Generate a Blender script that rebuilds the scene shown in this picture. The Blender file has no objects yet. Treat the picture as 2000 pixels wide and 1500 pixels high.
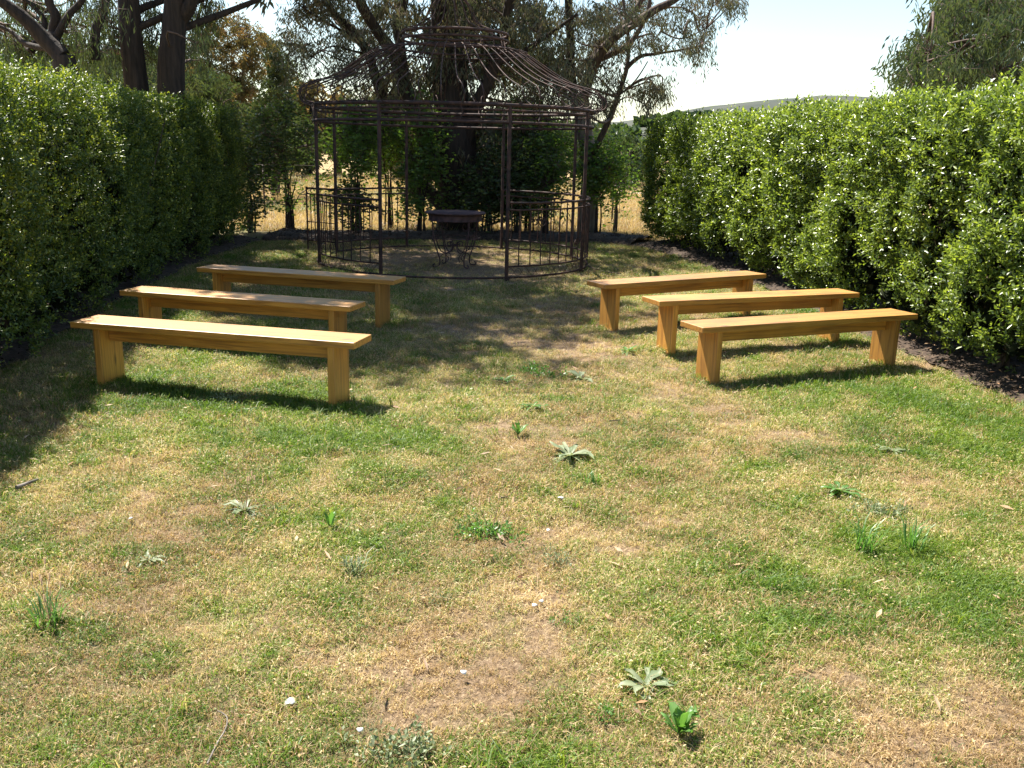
import bpy, bmesh, math, random
import numpy as np
from mathutils import Vector, Matrix
random.seed(7)
RS = np.random.RandomState
scene = bpy.context.scene
# ------------------------------------------------------------------ camera
CH, CF = 1.6, 1800.0                     # eye height, focal length in photo pixels
PITCH, ROLL = math.atan((750-290)/CF), math.radians(1.4)
def ray(px, py):
    u, v = (px-1000)/CF, -(py-750)/CF
    c, s = math.cos(ROLL), math.sin(ROLL)
    u2, v2 = u*c-v*s, u*s+v*c
    return np.array([u2, math.cos(PITCH)+v2*math.sin(PITCH), -math.sin(PITCH)+v2*math.cos(PITCH)])
def gp(px, py, z=0.0):                   # point of the ground seen there
    d = ray(px, py); t = (z-CH)/d[2]; return np.array([d[0]*t, d[1]*t, z])
def at(px, py, Y):                       # point at distance Y
    d = ray(px, py); t = Y/d[1]; return np.array([d[0]*t, Y, CH+d[2]*t])
cd = bpy.data.cameras.new('camera'); cam = bpy.data.objects.new('camera', cd)
scene.collection.objects.link(cam)
cd.sensor_width = 36; cd.lens = 36*CF/2000; cd.clip_start = .05; cd.clip_end = 3000
_U = Vector((0, math.sin(PITCH), math.cos(PITCH))); _F = Vector((0, math.cos(PITCH), -math.sin(PITCH))); _X = Vector((1, 0, 0))
_R = _X*math.cos(ROLL)+_U*math.sin(ROLL); _UP = -_X*math.sin(ROLL)+_U*math.cos(ROLL)
cam.matrix_world = Matrix(((_R.x, _UP.x, -_F.x, 0), (_R.y, _UP.y, -_F.y, 0), (_R.z, _UP.z, -_F.z, CH), (0, 0, 0, 1)))
scene.camera = cam
# ------------------------------------------------------------------ light
SUN_FWD, SUN_LAT = .43, .42              # shadow run towards the camera / to the right, per metre of height
sdir = Vector((-SUN_LAT, SUN_FWD, 1)).normalized()
SEL = math.asin(sdir.z); SAZ = math.atan2(sdir.x, sdir.y)
world = bpy.data.worlds.new('World'); scene.world = world; world.use_nodes = True
wn = world.node_tree; wn.nodes.clear()
sky = wn.nodes.new('ShaderNodeTexSky'); sky.sky_type = 'NISHITA'; sky.sun_disc = False
sky.sun_elevation = SEL; sky.sun_rotation = SAZ
sky.air_density = 1.2; sky.dust_density = 0.2; sky.ozone_density = 1.0; sky.altitude = 100
bg = wn.nodes.new('ShaderNodeBackground'); bg.inputs[1].default_value = .07
wo = wn.nodes.new('ShaderNodeOutputWorld')
wn.links.new(sky.outputs[0], bg.inputs[0]); wn.links.new(bg.outputs[0], wo.inputs[0])
sl = bpy.data.lights.new('sun', 'SUN'); sl.energy = 5.0; sl.angle = math.radians(.55); sl.color = (1, .95, .86)
so = bpy.data.objects.new('sun', sl); scene.collection.objects.link(so)
so.rotation_euler = sdir.to_track_quat('Z', 'Y').to_euler(); so.location = (-20, 30, 60)
scene.view_settings.view_transform = 'Standard'; scene.view_settings.look = 'None'
scene.view_settings.exposure = 1.55; scene.view_settings.gamma = 1; scene.view_settings.use_curve_mapping = False
scene.render.engine = 'CYCLES'
cy = scene.cycles; cy.use_denoising = True; cy.max_bounces = 7; cy.transparent_max_bounces = 8
cy.diffuse_bounces = 4; cy.glossy_bounces = 3; cy.transmission_bounces = 5; cy.use_adaptive_sampling = True; cy.adaptive_threshold = .01
try: cy.denoising_prefilter = 'ACCURATE'
except Exception: pass
# ------------------------------------------------------------------ helpers
def norm(a): return a/np.maximum(np.linalg.norm(a, axis=-1, keepdims=True), 1e-9)
def _hash(ix, iy, iz, seed):
    h = (ix.astype(np.int64)*73856093) ^ (iy.astype(np.int64)*19349663) ^ (iz.astype(np.int64)*83492791) ^ (seed*2654435761)
    h &= 0xffffffff; h = (h ^ (h >> 15))*2246822519 & 0xffffffff; h = (h ^ (h >> 13))*3266489917 & 0xffffffff
    return ((h ^ (h >> 16)) & 0xffffff)/float(0xffffff)
def vnoise(P, f=1.0, seed=0, octs=3):
    P = np.asarray(P, float)
    if P.shape[1] == 2: P = np.c_[P, np.zeros(len(P))]
    out = 0; amp = 1; tot = 0
    for o in range(octs):
        Q = P*f; i = np.floor(Q).astype(int); t = Q-i; t = t*t*(3-2*t); r = 0
        for dx in (0, 1):
            for dy in (0, 1):
                for dz in (0, 1):
                    w = (t[:, 0] if dx else 1-t[:, 0])*(t[:, 1] if dy else 1-t[:, 1])*(t[:, 2] if dz else 1-t[:, 2])
                    r = r+w*_hash(i[:, 0]+dx, i[:, 1]+dy, i[:, 2]+dz, seed+o)
        out = out+amp*r; tot += amp; amp *= .5; f *= 2.03
    return out/tot
class MB:
    def __init__(s): s.v = []; s.f = []; s.r = []; s.n = 0; s.smooth = False
    def add(s, V, F, rnd=None):
        V = np.asarray(V, float).reshape(-1, 3); F = np.asarray(F, int)
        s.v.append(V); s.f.append(F+s.n); s.n += len(V)
        s.r.append(np.full(len(V), .5) if rnd is None else np.broadcast_to(rnd, (len(V),)))
    def tube(s, pts, rad, sides=6, cap=True, rnd=.5, wob=0, seed=0, closed=False):
        P = np.asarray(pts, float); n = len(P); R = np.broadcast_to(rad, (n,)).astype(float)
        T = (np.roll(P, -1, 0)-np.roll(P, 1, 0)) if closed else np.gradient(P, axis=0)
        T = norm(T); ref = np.array([0, 0, 1.]) if abs(T[0][2]) < .9 else np.array([1., 0, 0])
        A = norm(np.cross(T[0], ref)); fr = []
        for k in range(n):
            A = norm(A-T[k]*np.dot(A, T[k])); fr.append((A, np.cross(T[k], A)))
        an = np.arange(sides)*2*math.pi/sides; V = np.zeros((n, sides, 3))
        for k in range(n):
            rr = R[k]*np.ones(sides)
            if wob: rr = rr*(1+wob*(vnoise(np.c_[np.cos(an)*1.5+seed, np.sin(an)*1.5, np.full(sides, k*.35)], 1.3, seed)-.5)*2)
            V[k] = P[k]+(np.cos(an)*rr)[:, None]*fr[k][0]+(np.sin(an)*rr)[:, None]*fr[k][1]
        F = []
        for k in range(n if closed else n-1):
            k2 = (k+1) % n
            for j in range(sides):
                j2 = (j+1) % sides; F.append((k*sides+j, k*sides+j2, k2*sides+j2, k2*sides+j))
        s.add(V, np.array(F), rnd)
        if cap and not closed and sides in (3, 4):
            b = s.n-n*sides
            for base in (0, (n-1)*sides): s.f.append(np.array([[b+base+j for j in range(sides)]]))
        elif cap and not closed:
            for base, c in ((0, P[0]), ((n-1)*sides, P[-1])):
                b = s.n-n*sides; ring = V[base//sides]
                s.add(np.r_[ring, [c]], np.array([(j, (j+1) % sides, sides) for j in range(sides)]), rnd)
    def box(s, c, size, rot=None, rnd=.5):
        h = np.array(size)/2; V = np.array([(x, y, z) for x in (-1, 1) for y in (-1, 1) for z in (-1, 1)])*h
        if rot is not None: V = V@np.array(rot).T
        s.add(V+np.array(c), [(0, 1, 3, 2), (4, 6, 7, 5), (0, 4, 5, 1), (2, 3, 7, 6), (0, 2, 6, 4), (1, 5, 7, 3)], rnd)
    def leaves(s, P, D, N, L, W, fold=.25, rnd=None, droop=0):
        n = len(P)
        if n == 0: return
        D = norm(D); S = norm(np.cross(D, N)); N = np.cross(S, D)
        L = np.broadcast_to(L, (n,))[:, None]; W = np.broadcast_to(W, (n,))[:, None]
        V = np.stack([P, P+D*L*.48+S*W*.5+N*W*fold, P+D*L-N*L*droop, P+D*L*.48-S*W*.5+N*W*fold], 1)
        i = np.arange(n)[:, None]*4
        F = np.concatenate([i+np.array([[0, 1, 2]]), i+np.array([[0, 2, 3]])], 0)
        r = np.random.RandomState(s.n % 99991).rand(n) if rnd is None else np.broadcast_to(rnd, (n,))
        s.add(V, F, np.repeat(r, 4))
    def build(s, name, mat, parent=None, smooth=False, loc=None):
        me = bpy.data.meshes.new(name); V = np.concatenate(s.v)
        if loc is not None: V = V-np.array(loc)
        me.vertices.add(len(V)); me.vertices.foreach_set('co', V.astype(np.float32).ravel())
        nl = sum(f.size for f in s.f); npoly = sum(len(f) for f in s.f)
        li = np.concatenate([f.ravel() for f in s.f]); tot = np.concatenate([np.full(len(f), f.shape[1]) for f in s.f])
        me.loops.add(nl); me.polygons.add(npoly)
        me.loops.foreach_set('vertex_index', li.astype(np.int32))
        st = np.concatenate([[0], np.cumsum(tot)[:-1]]); me.polygons.foreach_set('loop_start', st.astype(np.int32))
        try: me.polygons.foreach_set('loop_total', tot.astype(np.int32))
        except Exception: pass
        if smooth: me.polygons.foreach_set('use_smooth', np.ones(npoly, bool))
        me.update(calc_edges=True)
        a = me.attributes.new('rnd', 'FLOAT', 'POINT'); a.data.foreach_set('value', np.concatenate(s.r).astype(np.float32))
        me.materials.append(mat)
        o = bpy.data.objects.new(name, me); scene.collection.objects.link(o)
        if parent: o.parent = parent
        return o
def tag(o, label=None, cat=None, group=None, kind=None):
    if label: o['label'] = label
    if cat: o['category'] = cat
    if group: o['group'] = group
    if kind: o['kind'] = kind
    return o
def empty(name, loc, label, cat, group=None, rz=0):
    o = bpy.data.objects.new(name, None); scene.collection.objects.link(o); o.location = tuple(float(c) for c in loc)
    o.rotation_euler = (0, 0, rz); o.empty_display_size = .2
    return tag(o, label, cat, group)
def at_world(o, parent):                 # geometry written in world space, parented to an unrotated empty
    o.parent = parent; o.location = -parent.location; return o
# ------------------------------------------------------------------ materials
def mat(name):
    m = bpy.data.materials.new(name); m.use_nodes = True; nt = m.node_tree; nt.nodes.clear()
    out = nt.nodes.new('ShaderNodeOutputMaterial'); b = nt.nodes.new('ShaderNodeBsdfPrincipled')
    nt.links.new(b.outputs[0], out.inputs[0]); return m, nt, b, out
def N(nt, t, **k):
    n = nt.nodes.new(t)
    for a, v in k.items(): setattr(n, a, v)
    return n
def ramp(nt, src, stops):
    r = N(nt, 'ShaderNodeValToRGB'); e = r.color_ramp.elements
    while len(e) < len(stops): e.new(.5)
    for i, (p, c) in enumerate(stops): e[i].position = p; e[i].color = (*c, 1)
    nt.links.new(src, r.inputs[0]); return r.outputs[0]
def leaf_mat(name, cols, trans, tfac=.45, rough=.4, spec=.5):
    m, nt, b, out = mat(name)
    a = N(nt, 'ShaderNodeAttribute', attribute_name='rnd')
    c = ramp(nt, a.outputs['Fac'], [(i/(len(cols)-1), q) for i, q in enumerate(cols)])
    nt.links.new(c, b.inputs['Base Color']); b.inputs['Roughness'].default_value = rough
    b.inputs['Specular IOR Level'].default_value = spec
    t = N(nt, 'ShaderNodeBsdfTranslucent'); mx = N(nt, 'ShaderNodeMix', data_type='RGBA', blend_type='MULTIPLY')
    mx.inputs[0].default_value = 1; nt.links.new(c, mx.inputs[6]); mx.inputs[7].default_value = (*trans, 1)
    nt.links.new(mx.outputs[2], t.inputs[0])
    ms = N(nt, 'ShaderNodeMixShader'); ms.inputs[0].default_value = tfac
    nt.links.new(b.outputs[0], ms.inputs[1]); nt.links.new(t.outputs[0], ms.inputs[2]); nt.links.new(ms.outputs[0], out.inputs[0])
    return m
M = {}
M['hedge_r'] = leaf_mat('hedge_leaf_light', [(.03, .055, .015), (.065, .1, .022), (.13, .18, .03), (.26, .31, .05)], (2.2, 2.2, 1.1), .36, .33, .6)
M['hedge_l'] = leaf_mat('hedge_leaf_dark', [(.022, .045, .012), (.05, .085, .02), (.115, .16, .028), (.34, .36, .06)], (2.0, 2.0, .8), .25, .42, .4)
M['inner'] = leaf_mat('inner_shade_leaf', [(.012, .018, .008), (.03, .035, .015)], (1, 1, 1), .1, .8, .1)  # near-black leaf colour stands in for the shade deep inside the hedges
M['gum'] = leaf_mat('gum_leaf', [(.04, .055, .03), (.07, .085, .045), (.10, .10, .06), (.17, .12, .07)], (1.8, 1.7, 1.1), .28, .38, .5)
M['gum_warm'] = leaf_mat('gum_leaf_warm', [(.04, .05, .025), (.075, .08, .038), (.14, .115, .05), (.26, .17, .08)], (2.0, 1.6, .9), .42, .5, .3)
M['gum_green'] = leaf_mat('gum_leaf_green', [(.035, .055, .025), (.065, .09, .035), (.11, .13, .045)], (1.9, 1.9, 1.0), .3, .38, .5)
M['shrub'] = leaf_mat('shrub_leaf', [(.04, .075, .02), (.08, .14, .03), (.14, .21, .045)], (2.3, 2.4, 1.0), .42, .36, .5)
M['shrub_dark'] = leaf_mat('shrub_leaf_dark', [(.022, .04, .015), (.045, .07, .022), (.08, .12, .035)], (2, 2, 1.0), .3, .36, .4)
M['weed'] = leaf_mat('weed_leaf', [(.06, .13, .03), (.09, .19, .04), (.13, .24, .06)], (1.8, 2.0, 1), .3, .4, .5)
M['weed_grey'] = leaf_mat('weed_leaf_grey', [(.11, .15, .07), (.18, .22, .11), (.28, .30, .18)], (1.4, 1.5, 1), .25, .5, .4)
M['mulch'] = leaf_mat('mulch_chips', [(.02, .013, .009), (.04, .025, .016), (.085, .055, .036)], (1, 1, 1), .05, .8, .2)
M['litter'] = leaf_mat('litter_leaf', [(.16, .07, .03), (.3, .17, .08), (.45, .33, .2), (.2, .12, .07)], (1, 1, 1), .1, .6, .3)
def bark(name, c1, c2, scale=6, stretch=.15, bump=.6):
    m, nt, b, out = mat(name)
    tc = N(nt, 'ShaderNodeTexCoord'); mp = N(nt, 'ShaderNodeMapping'); mp.inputs['Scale'].default_value = (scale, scale, scale*stretch)
    nt.links.new(tc.outputs['Object'], mp.inputs[0]); n = N(nt, 'ShaderNodeTexNoise'); n.inputs['Scale'].default_value = 4; n.inputs['Detail'].default_value = 6
    nt.links.new(mp.outputs[0], n.inputs[0]); c = ramp(nt, n.outputs[0], [(.3, c1), (.7, c2)]); nt.links.new(c, b.inputs[0])
    b.inputs['Roughness'].default_value = .9
    bp = N(nt, 'ShaderNodeBump'); bp.inputs['Strength'].default_value = bump; bp.inputs['Distance'].default_value = .03
    nt.links.new(n.outputs[0], bp.inputs['Height']); nt.links.new(bp.outputs[0], b.inputs['Normal']); return m
M['bark'] = bark('dark_bark', (.013, .009, .007), (.05, .034, .026))
M['bark_pale'] = bark('pale_bark', (.07, .055, .045), (.28, .24, .2), 3)
M['bark_warm'] = bark('warm_bark', (.035, .025, .02), (.11, .075, .055), 5)
M['twig'] = bark('twig_bark', (.05, .035, .025), (.14, .09, .07), 8, 1, .1)
def rust(name, c1, c2):
    m, nt, b, out = mat(name); tc = N(nt, 'ShaderNodeTexCoord'); n = N(nt, 'ShaderNodeTexNoise'); n.inputs['Scale'].default_value = 14; n.inputs['Detail'].default_value = 5
    nt.links.new(tc.outputs['Object'], n.inputs[0]); c = ramp(nt, n.outputs[0], [(.35, c1), (.68, c2)]); nt.links.new(c, b.inputs[0])
    b.inputs['Roughness'].default_value = .75; b.inputs['Metallic'].default_value = .15
    bp = N(nt, 'ShaderNodeBump'); bp.inputs['Strength'].default_value = .3; bp.inputs['Distance'].default_value = .003
    nt.links.new(n.outputs[0], bp.inputs['Height']); nt.links.new(bp.outputs[0], b.inputs['Normal']); return m
M['rust'] = rust('rusty_iron', (.025, .015, .013), (.095, .045, .033))
M['rust_table'] = rust('rusty_table_iron', (.05, .03, .032), (.13, .07, .07))
def wood():
    m, nt, b, out = mat('varnished_timber')
    tc = N(nt, 'ShaderNodeTexCoord'); oi = N(nt, 'ShaderNodeObjectInfo'); ad = N(nt, 'ShaderNodeVectorMath', operation='ADD')
    sc = N(nt, 'ShaderNodeVectorMath', operation='SCALE'); sc.inputs['Scale'].default_value = 9
    cx = N(nt, 'ShaderNodeCombineXYZ'); [nt.links.new(oi.outputs['Random'], cx.inputs[i]) for i in range(3)]
    nt.links.new(cx.outputs[0], sc.inputs[0]); nt.links.new(tc.outputs['Object'], ad.inputs[0]); nt.links.new(sc.outputs[0], ad.inputs[1])
    mp = N(nt, 'ShaderNodeMapping'); mp.inputs['Scale'].default_value = (.9, 22, 22); nt.links.new(ad.outputs[0], mp.inputs[0])
    w = N(nt, 'ShaderNodeTexNoise'); w.inputs['Scale'].default_value = 1.6; w.inputs['Detail'].default_value = 5; w.inputs['Distortion'].default_value = 1.2
    nt.links.new(mp.outputs[0], w.inputs[0])
    c = ramp(nt, w.outputs[0], [(.3, (.30, .115, .014)), (.46, (.52, .23, .03)), (.58, (.66, .31, .045)), (.72, (.42, .165, .022))])
    mp2 = N(nt, 'ShaderNodeMapping'); mp2.inputs['Scale'].default_value = (2.2, 7, 7); nt.links.new(ad.outputs[0], mp2.inputs[0])
    k = N(nt, 'ShaderNodeTexVoronoi'); k.inputs['Scale'].default_value = 1.0; nt.links.new(mp2.outputs[0], k.inputs[0])
    kk = ramp(nt, k.outputs['Distance'], [(.04, (.22, .12, .08)), (.13, (1, 1, 1))])
    mx = N(nt, 'ShaderNodeMix', data_type='RGBA', blend_type='MULTIPLY'); mx.inputs[0].default_value = 1
    nt.links.new(c, mx.inputs[6]); nt.links.new(kk, mx.inputs[7])
    mr = N(nt, 'ShaderNodeMapRange'); mr.inputs['To Min'].default_value = .72; mr.inputs['To Max'].default_value = 1.12; nt.links.new(oi.outputs['Random'], mr.inputs[0])
    dn = N(nt, 'ShaderNodeTexNoise'); dn.inputs['Scale'].default_value = 3.5; dn.inputs['Detail'].default_value = 7; nt.links.new(ad.outputs[0], dn.inputs[0])
    dr_ = ramp(nt, dn.outputs[0], [(.3, (.72, .68, .62)), (.55, (1, 1, 1))]); hv = N(nt, 'ShaderNodeHueSaturation'); nt.links.new(mr.outputs[0], hv.inputs['Value'])
    m2 = N(nt, 'ShaderNodeMix', data_type='RGBA', blend_type='MULTIPLY'); m2.inputs[0].default_value = .8; nt.links.new(mx.outputs[2], m2.inputs[6]); nt.links.new(dr_, m2.inputs[7])
    nt.links.new(m2.outputs[2], hv.inputs['Color']); nt.links.new(hv.outputs[0], b.inputs[0])
    b.inputs['Roughness'].default_value = .5; b.inputs['Coat Weight'].default_value = 1; b.inputs['Coat Roughness'].default_value = .5; b.inputs['Coat IOR'].default_value = 1.6
    bp = N(nt, 'ShaderNodeBump'); bp.inputs['Strength'].default_value = .25; bp.inputs['Distance'].default_value = .002
    nt.links.new(w.outputs[0], bp.inputs['Height']); nt.links.new(bp.outputs[0], b.inputs['Normal']); nt.links.new(bp.outputs[0], b.inputs['Coat Normal'])
    return m
M['wood'] = wood()
def plain(name, col, rough=.8, metal=0, noise=None):
    m, nt, b, out = mat(name); b.inputs[0].default_value = (*col, 1); b.inputs['Roughness'].default_value = rough; b.inputs['Metallic'].default_value = metal
    if noise:
        tc = N(nt, 'ShaderNodeTexCoord'); n = N(nt, 'ShaderNodeTexNoise'); n.inputs['Scale'].default_value = noise[0]; n.inputs['Detail'].default_value = 8
        nt.links.new(tc.outputs['Object'], n.inputs[0]); c = ramp(nt, n.outputs[0], [(.3, col), (.7, noise[1])]); nt.links.new(c, b.inputs[0])
        bp = N(nt, 'ShaderNodeBump'); bp.inputs['Strength'].default_value = .8; bp.inputs['Distance'].default_value = noise[2]
        nt.links.new(n.outputs[0], bp.inputs['Height']); nt.links.new(bp.outputs[0], b.inputs['Normal'])
    return m
M['paper'] = plain('paper', (.6, .58, .54))
M['soil'] = plain('mulch_soil', (.018, .011, .007), .95, 0, (22, (.09, .058, .036), .03))
M['galv'] = plain('old_steel', (.08, .06, .05), .7, .3)
M['road'] = plain('pale_road', (.55, .53, .5), .9, 0, (1.5, (.62, .6, .57), .01))
M['hill'] = plain('hill_scrub', (.022, .03, .022), .95, 0, (.06, (.06, .062, .038), .3))
# lawn colours: 'dry' 0..1 says how much of the turf is straw there
BLOB = [(930, 640, .8, .35), (1080, 610, .7, .3), (700, 500, 1.0, .2), (450, 740, 1.0, -.30), (620, 860, .9, -.34), (760, 900, .5, -.18), (330, 770, .7, -.22), (1700, 780, .8, -.38), (1880, 850, .7, -.34), (1500, 760, .6, -.12), (1620, 1060, .6, -.30),
        (1850, 1080, .6, -.3), (1750, 1180, .5, -.22), (1330, 1200, .35, -.12), (700, 1180, .35, -.15), (560, 1290, .3, -.12), (450, 1180, .3, -.12), (540, 500, 1.2, -.3), (1230, 490, 1.0, -.14),
        (1020, 860, .6, .25), (1150, 760, .7, .25), (1080, 660, .8, .2), (950, 1100, .4, .2), (1000, 1250, .4, .22), (870, 1320, .35, .2), (180, 1330, .3, .25), (280, 1150, .35, .12),
        (1700, 1400, .35, .25), (1900, 1480, .35, .3), (1200, 1080, .4, .16), (850, 500, 1.6, .4), (1000, 530, 1.3, .35), (1250, 600, .9, .2), (1500, 820, .6, .16), (330, 980, .5, .1), (1020, 1000, .4, .14),
        (1330, 900, .6, .12), (1900, 950, .4, .14), (1400, 1330, .3, -.1), (200, 900, .6, -.05), (100, 1250, .3, -.15)]
BL = [(gp(a, b)[:2], r, w) for a, b, r, w in BLOB]
def dryness(P):
    P = np.asarray(P)[:, :2]
    d = .505+(vnoise(P, 1.6, 11, 3)-.5)*.75+(vnoise(P, 6.5, 5, 4)-.5)*1.25
    for c, r, w in BL: d = d+(w*.8 if w < 0 else w)*np.exp(-((P-c)**2).sum(1)/(r*r))
    return np.clip(d, 0.03, .97)
def lawn_z(P):
    P = np.asarray(P)[:, :2]; return (vnoise(P, .9, 31, 3)-.5)*.05+(vnoise(P, 7, 33, 2)-.5)*.018
def ground_mat():
    m, nt, b, out = mat('lawn_thatch')
    a = N(nt, 'ShaderNodeAttribute', attribute_name='dry'); tc = N(nt, 'ShaderNodeTexCoord')
    n = N(nt, 'ShaderNodeTexNoise'); n.inputs['Scale'].default_value = 60; n.inputs['Detail'].default_value = 8; n.inputs['Roughness'].default_value = .7
    nt.links.new(tc.outputs['Object'], n.inputs[0])
    c1 = ramp(nt, n.outputs[0], [(.3, (.035, .045, .015)), (.5, (.08, .10, .03)), (.72, (.17, .17, .06))])
    c2 = ramp(nt, n.outputs[0], [(.3, (.10, .065, .04)), (.5, (.25, .17, .105)), (.72, (.46, .34, .22))])
    mx = N(nt, 'ShaderNodeMix', data_type='RGBA'); nt.links.new(a.outputs['Fac'], mx.inputs[0]); nt.links.new(c1, mx.inputs[6]); nt.links.new(c2, mx.inputs[7])
    nt.links.new(mx.outputs[2], b.inputs[0]); b.inputs['Roughness'].default_value = 1; b.inputs['Specular IOR Level'].default_value = .1
    bp = N(nt, 'ShaderNodeBump'); bp.inputs['Strength'].default_value = 1; bp.inputs['Distance'].default_value = .02
    nt.links.new(n.outputs[0], bp.inputs['Height']); nt.links.new(bp.outputs[0], b.inputs['Normal']); return m
def field_mat():
    m, nt, b, out = mat('dry_paddock'); tc = N(nt, 'ShaderNodeTexCoord')
    n = N(nt, 'ShaderNodeTexNoise'); n.inputs['Scale'].default_value = .35; n.inputs['Detail'].default_value = 10; n.inputs['Roughness'].default_value = .65
    nt.links.new(tc.outputs['Object'], n.inputs[0])
    c = ramp(nt, n.outputs[0], [(.3, (.2, .15, .075)), (.5, (.34, .24, .12)), (.7, (.44, .32, .17))]); nt.links.new(c, b.inputs[0])
    b.inputs['Roughness'].default_value = 1; b.inputs['Specular IOR Level'].default_value = .1
    n2 = N(nt, 'ShaderNodeTexNoise'); n2.inputs['Scale'].default_value = 9; n2.inputs['Detail'].default_value = 6; nt.links.new(tc.outputs['Object'], n2.inputs[0])
    bp = N(nt, 'ShaderNodeBump'); bp.inputs['Strength'].default_value = 1; bp.inputs['Distance'].default_value = .12
    nt.links.new(n2.outputs[0], bp.inputs['Height']); nt.links.new(bp.outputs[0], b.inputs['Normal']); return m
def grass_mat(name, greens, straws):
    m, nt, b, out = mat(name)
    a = N(nt, 'ShaderNodeAttribute', attribute_name='rnd'); a2 = N(nt, 'ShaderNodeAttribute', attribute_name='rnd2')
    d = N(nt, 'ShaderNodeAttribute', attribute_name='dry'); d.attribute_type = 'INSTANCER'
    lt = N(nt, 'ShaderNodeMath', operation='LESS_THAN'); nt.links.new(a2.outputs['Fac'], lt.inputs[0]); nt.links.new(d.outputs['Fac'], lt.inputs[1])
    t = N(nt, 'ShaderNodeAttribute', attribute_name='tone'); t.attribute_type = 'INSTANCER'
    av = N(nt, 'ShaderNodeMath', operation='MULTIPLY_ADD'); nt.links.new(t.outputs['Fac'], av.inputs[0]); av.inputs[1].default_value = .4
    hf = N(nt, 'ShaderNodeMath', operation='MULTIPLY'); nt.links.new(a.outputs['Fac'], hf.inputs[0]); hf.inputs[1].default_value = .62; nt.links.new(hf.outputs[0], av.inputs[2])
    g = ramp(nt, av.outputs[0], [(i/(len(greens)-1), q) for i, q in enumerate(greens)])
    s = ramp(nt, av.outputs[0], [(i/(len(straws)-1), q) for i, q in enumerate(straws)])
    mx = N(nt, 'ShaderNodeMix', data_type='RGBA'); nt.links.new(lt.outputs[0], mx.inputs[0]); nt.links.new(g, mx.inputs[6]); nt.links.new(s, mx.inputs[7])
    nt.links.new(mx.outputs[2], b.inputs[0]); b.inputs['Roughness'].default_value = .5; b.inputs['Specular IOR Level'].default_value = .35
    tr = N(nt, 'ShaderNodeBsdfTranslucent'); tm = N(nt, 'ShaderNodeMix', data_type='RGBA', blend_type='MULTIPLY'); tm.inputs[0].default_value = 1
    nt.links.new(mx.outputs[2], tm.inputs[6]); tm.inputs[7].default_value = (1.5, 1.6, 1, 1); nt.links.new(tm.outputs[2], tr.inputs[0])
    ms = N(nt, 'ShaderNodeMixShader'); ms.inputs[0].default_value = .35; nt.links.new(b.outputs[0], ms.inputs[1]); nt.links.new(tr.outputs[0], ms.inputs[2])
    nt.links.new(ms.outputs[0], out.inputs[0]); return m
M['lawn'] = ground_mat(); M['field'] = field_mat()
M['grass'] = grass_mat('turf_blades', [(.035, .08, .010), (.085, .16, .016), (.17, .23, .026), (.34, .35, .07)], [(.16, .095, .05), (.34, .22, .11), (.52, .38, .20), (.72, .60, .37)])
M['straw'] = grass_mat('paddock_blades', [(.12, .15, .05), (.2, .2, .08)], [(.26, .16, .08), (.38, .26, .13), (.5, .36, .19)])
# ------------------------------------------------------------------ ground
def grid(name, xs, ys, zf, m, dry=False):
    X, Y = np.meshgrid(xs, ys); P = np.c_[X.ravel(), Y.ravel()]; Z = zf(P); nx, ny = len(xs), len(ys)
    b = MB(); i, j = np.meshgrid(np.arange(nx-1), np.arange(ny-1)); a = (j*nx+i).ravel()
    b.add(np.c_[P, Z], np.stack([a, a+1, a+nx+1, a+nx], 1)); o = b.build(name, m, smooth=True)
    if dry:
        at_ = o.data.attributes.new('dry', 'FLOAT', 'POINT'); at_.data.foreach_set('value', dryness(P).astype(np.float32))
    return tag(o, kind='structure')
def span(a, b, n): return np.linspace(a, b, n)
fx = np.r_[-900, -400, -200, -100, span(-60, 60, 61), 100, 200, 400, 900]
fy = np.r_[-300, -100, -30, span(-10, 80, 46), 120, 200, 400, 900, 1500]
grid('field', fx, fy, lambda P: -.06+(vnoise(P, .15, 3, 2)-.5)*.06*(np.abs(P[:, 1]) < 100), M['field'])
grid('lawn', span(-9, 8, 240), span(-6, 18, 330), lawn_z, M['lawn'], True)
EDGE_R = np.array([(3.6, -6), (3.52, 3), (3.46, 5.98), (3.24, 8.16), (3.05, 11.47), (2.65, 14.3), (2.0, 16.2)])
EDGE_B = np.array([(2.0, 16.2), (1.3, 16.55), (-.2, 16.3), (-1.43, 16.15), (-2.6, 15.75), (-3.54, 15.55), (-4.3, 15.6)])
EDGE_L = np.array([(-4.3, 15.6), (-4.25, 12), (-3.95, 8.8), (-3.6, 6.3), (-3.35, 3), (-3.3, -6)])
LAWN_POLY = np.concatenate([EDGE_R, EDGE_B[1:], EDGE_L[1:]])
def inside(P, poly):
    x, y = P[:, 0], P[:, 1]; c = np.zeros(len(P), bool); j = len(poly)-1
    for i in range(len(poly)):
        xi, yi = poly[i]; xj, yj = poly[j]
        with np.errstate(divide='ignore', invalid='ignore'): k = ((yi > y) != (yj > y)) & (x < (xj-xi)*(y-yi)/(yj-yi+1e-12)+xi)
        c ^= k; j = i
    return c
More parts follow.
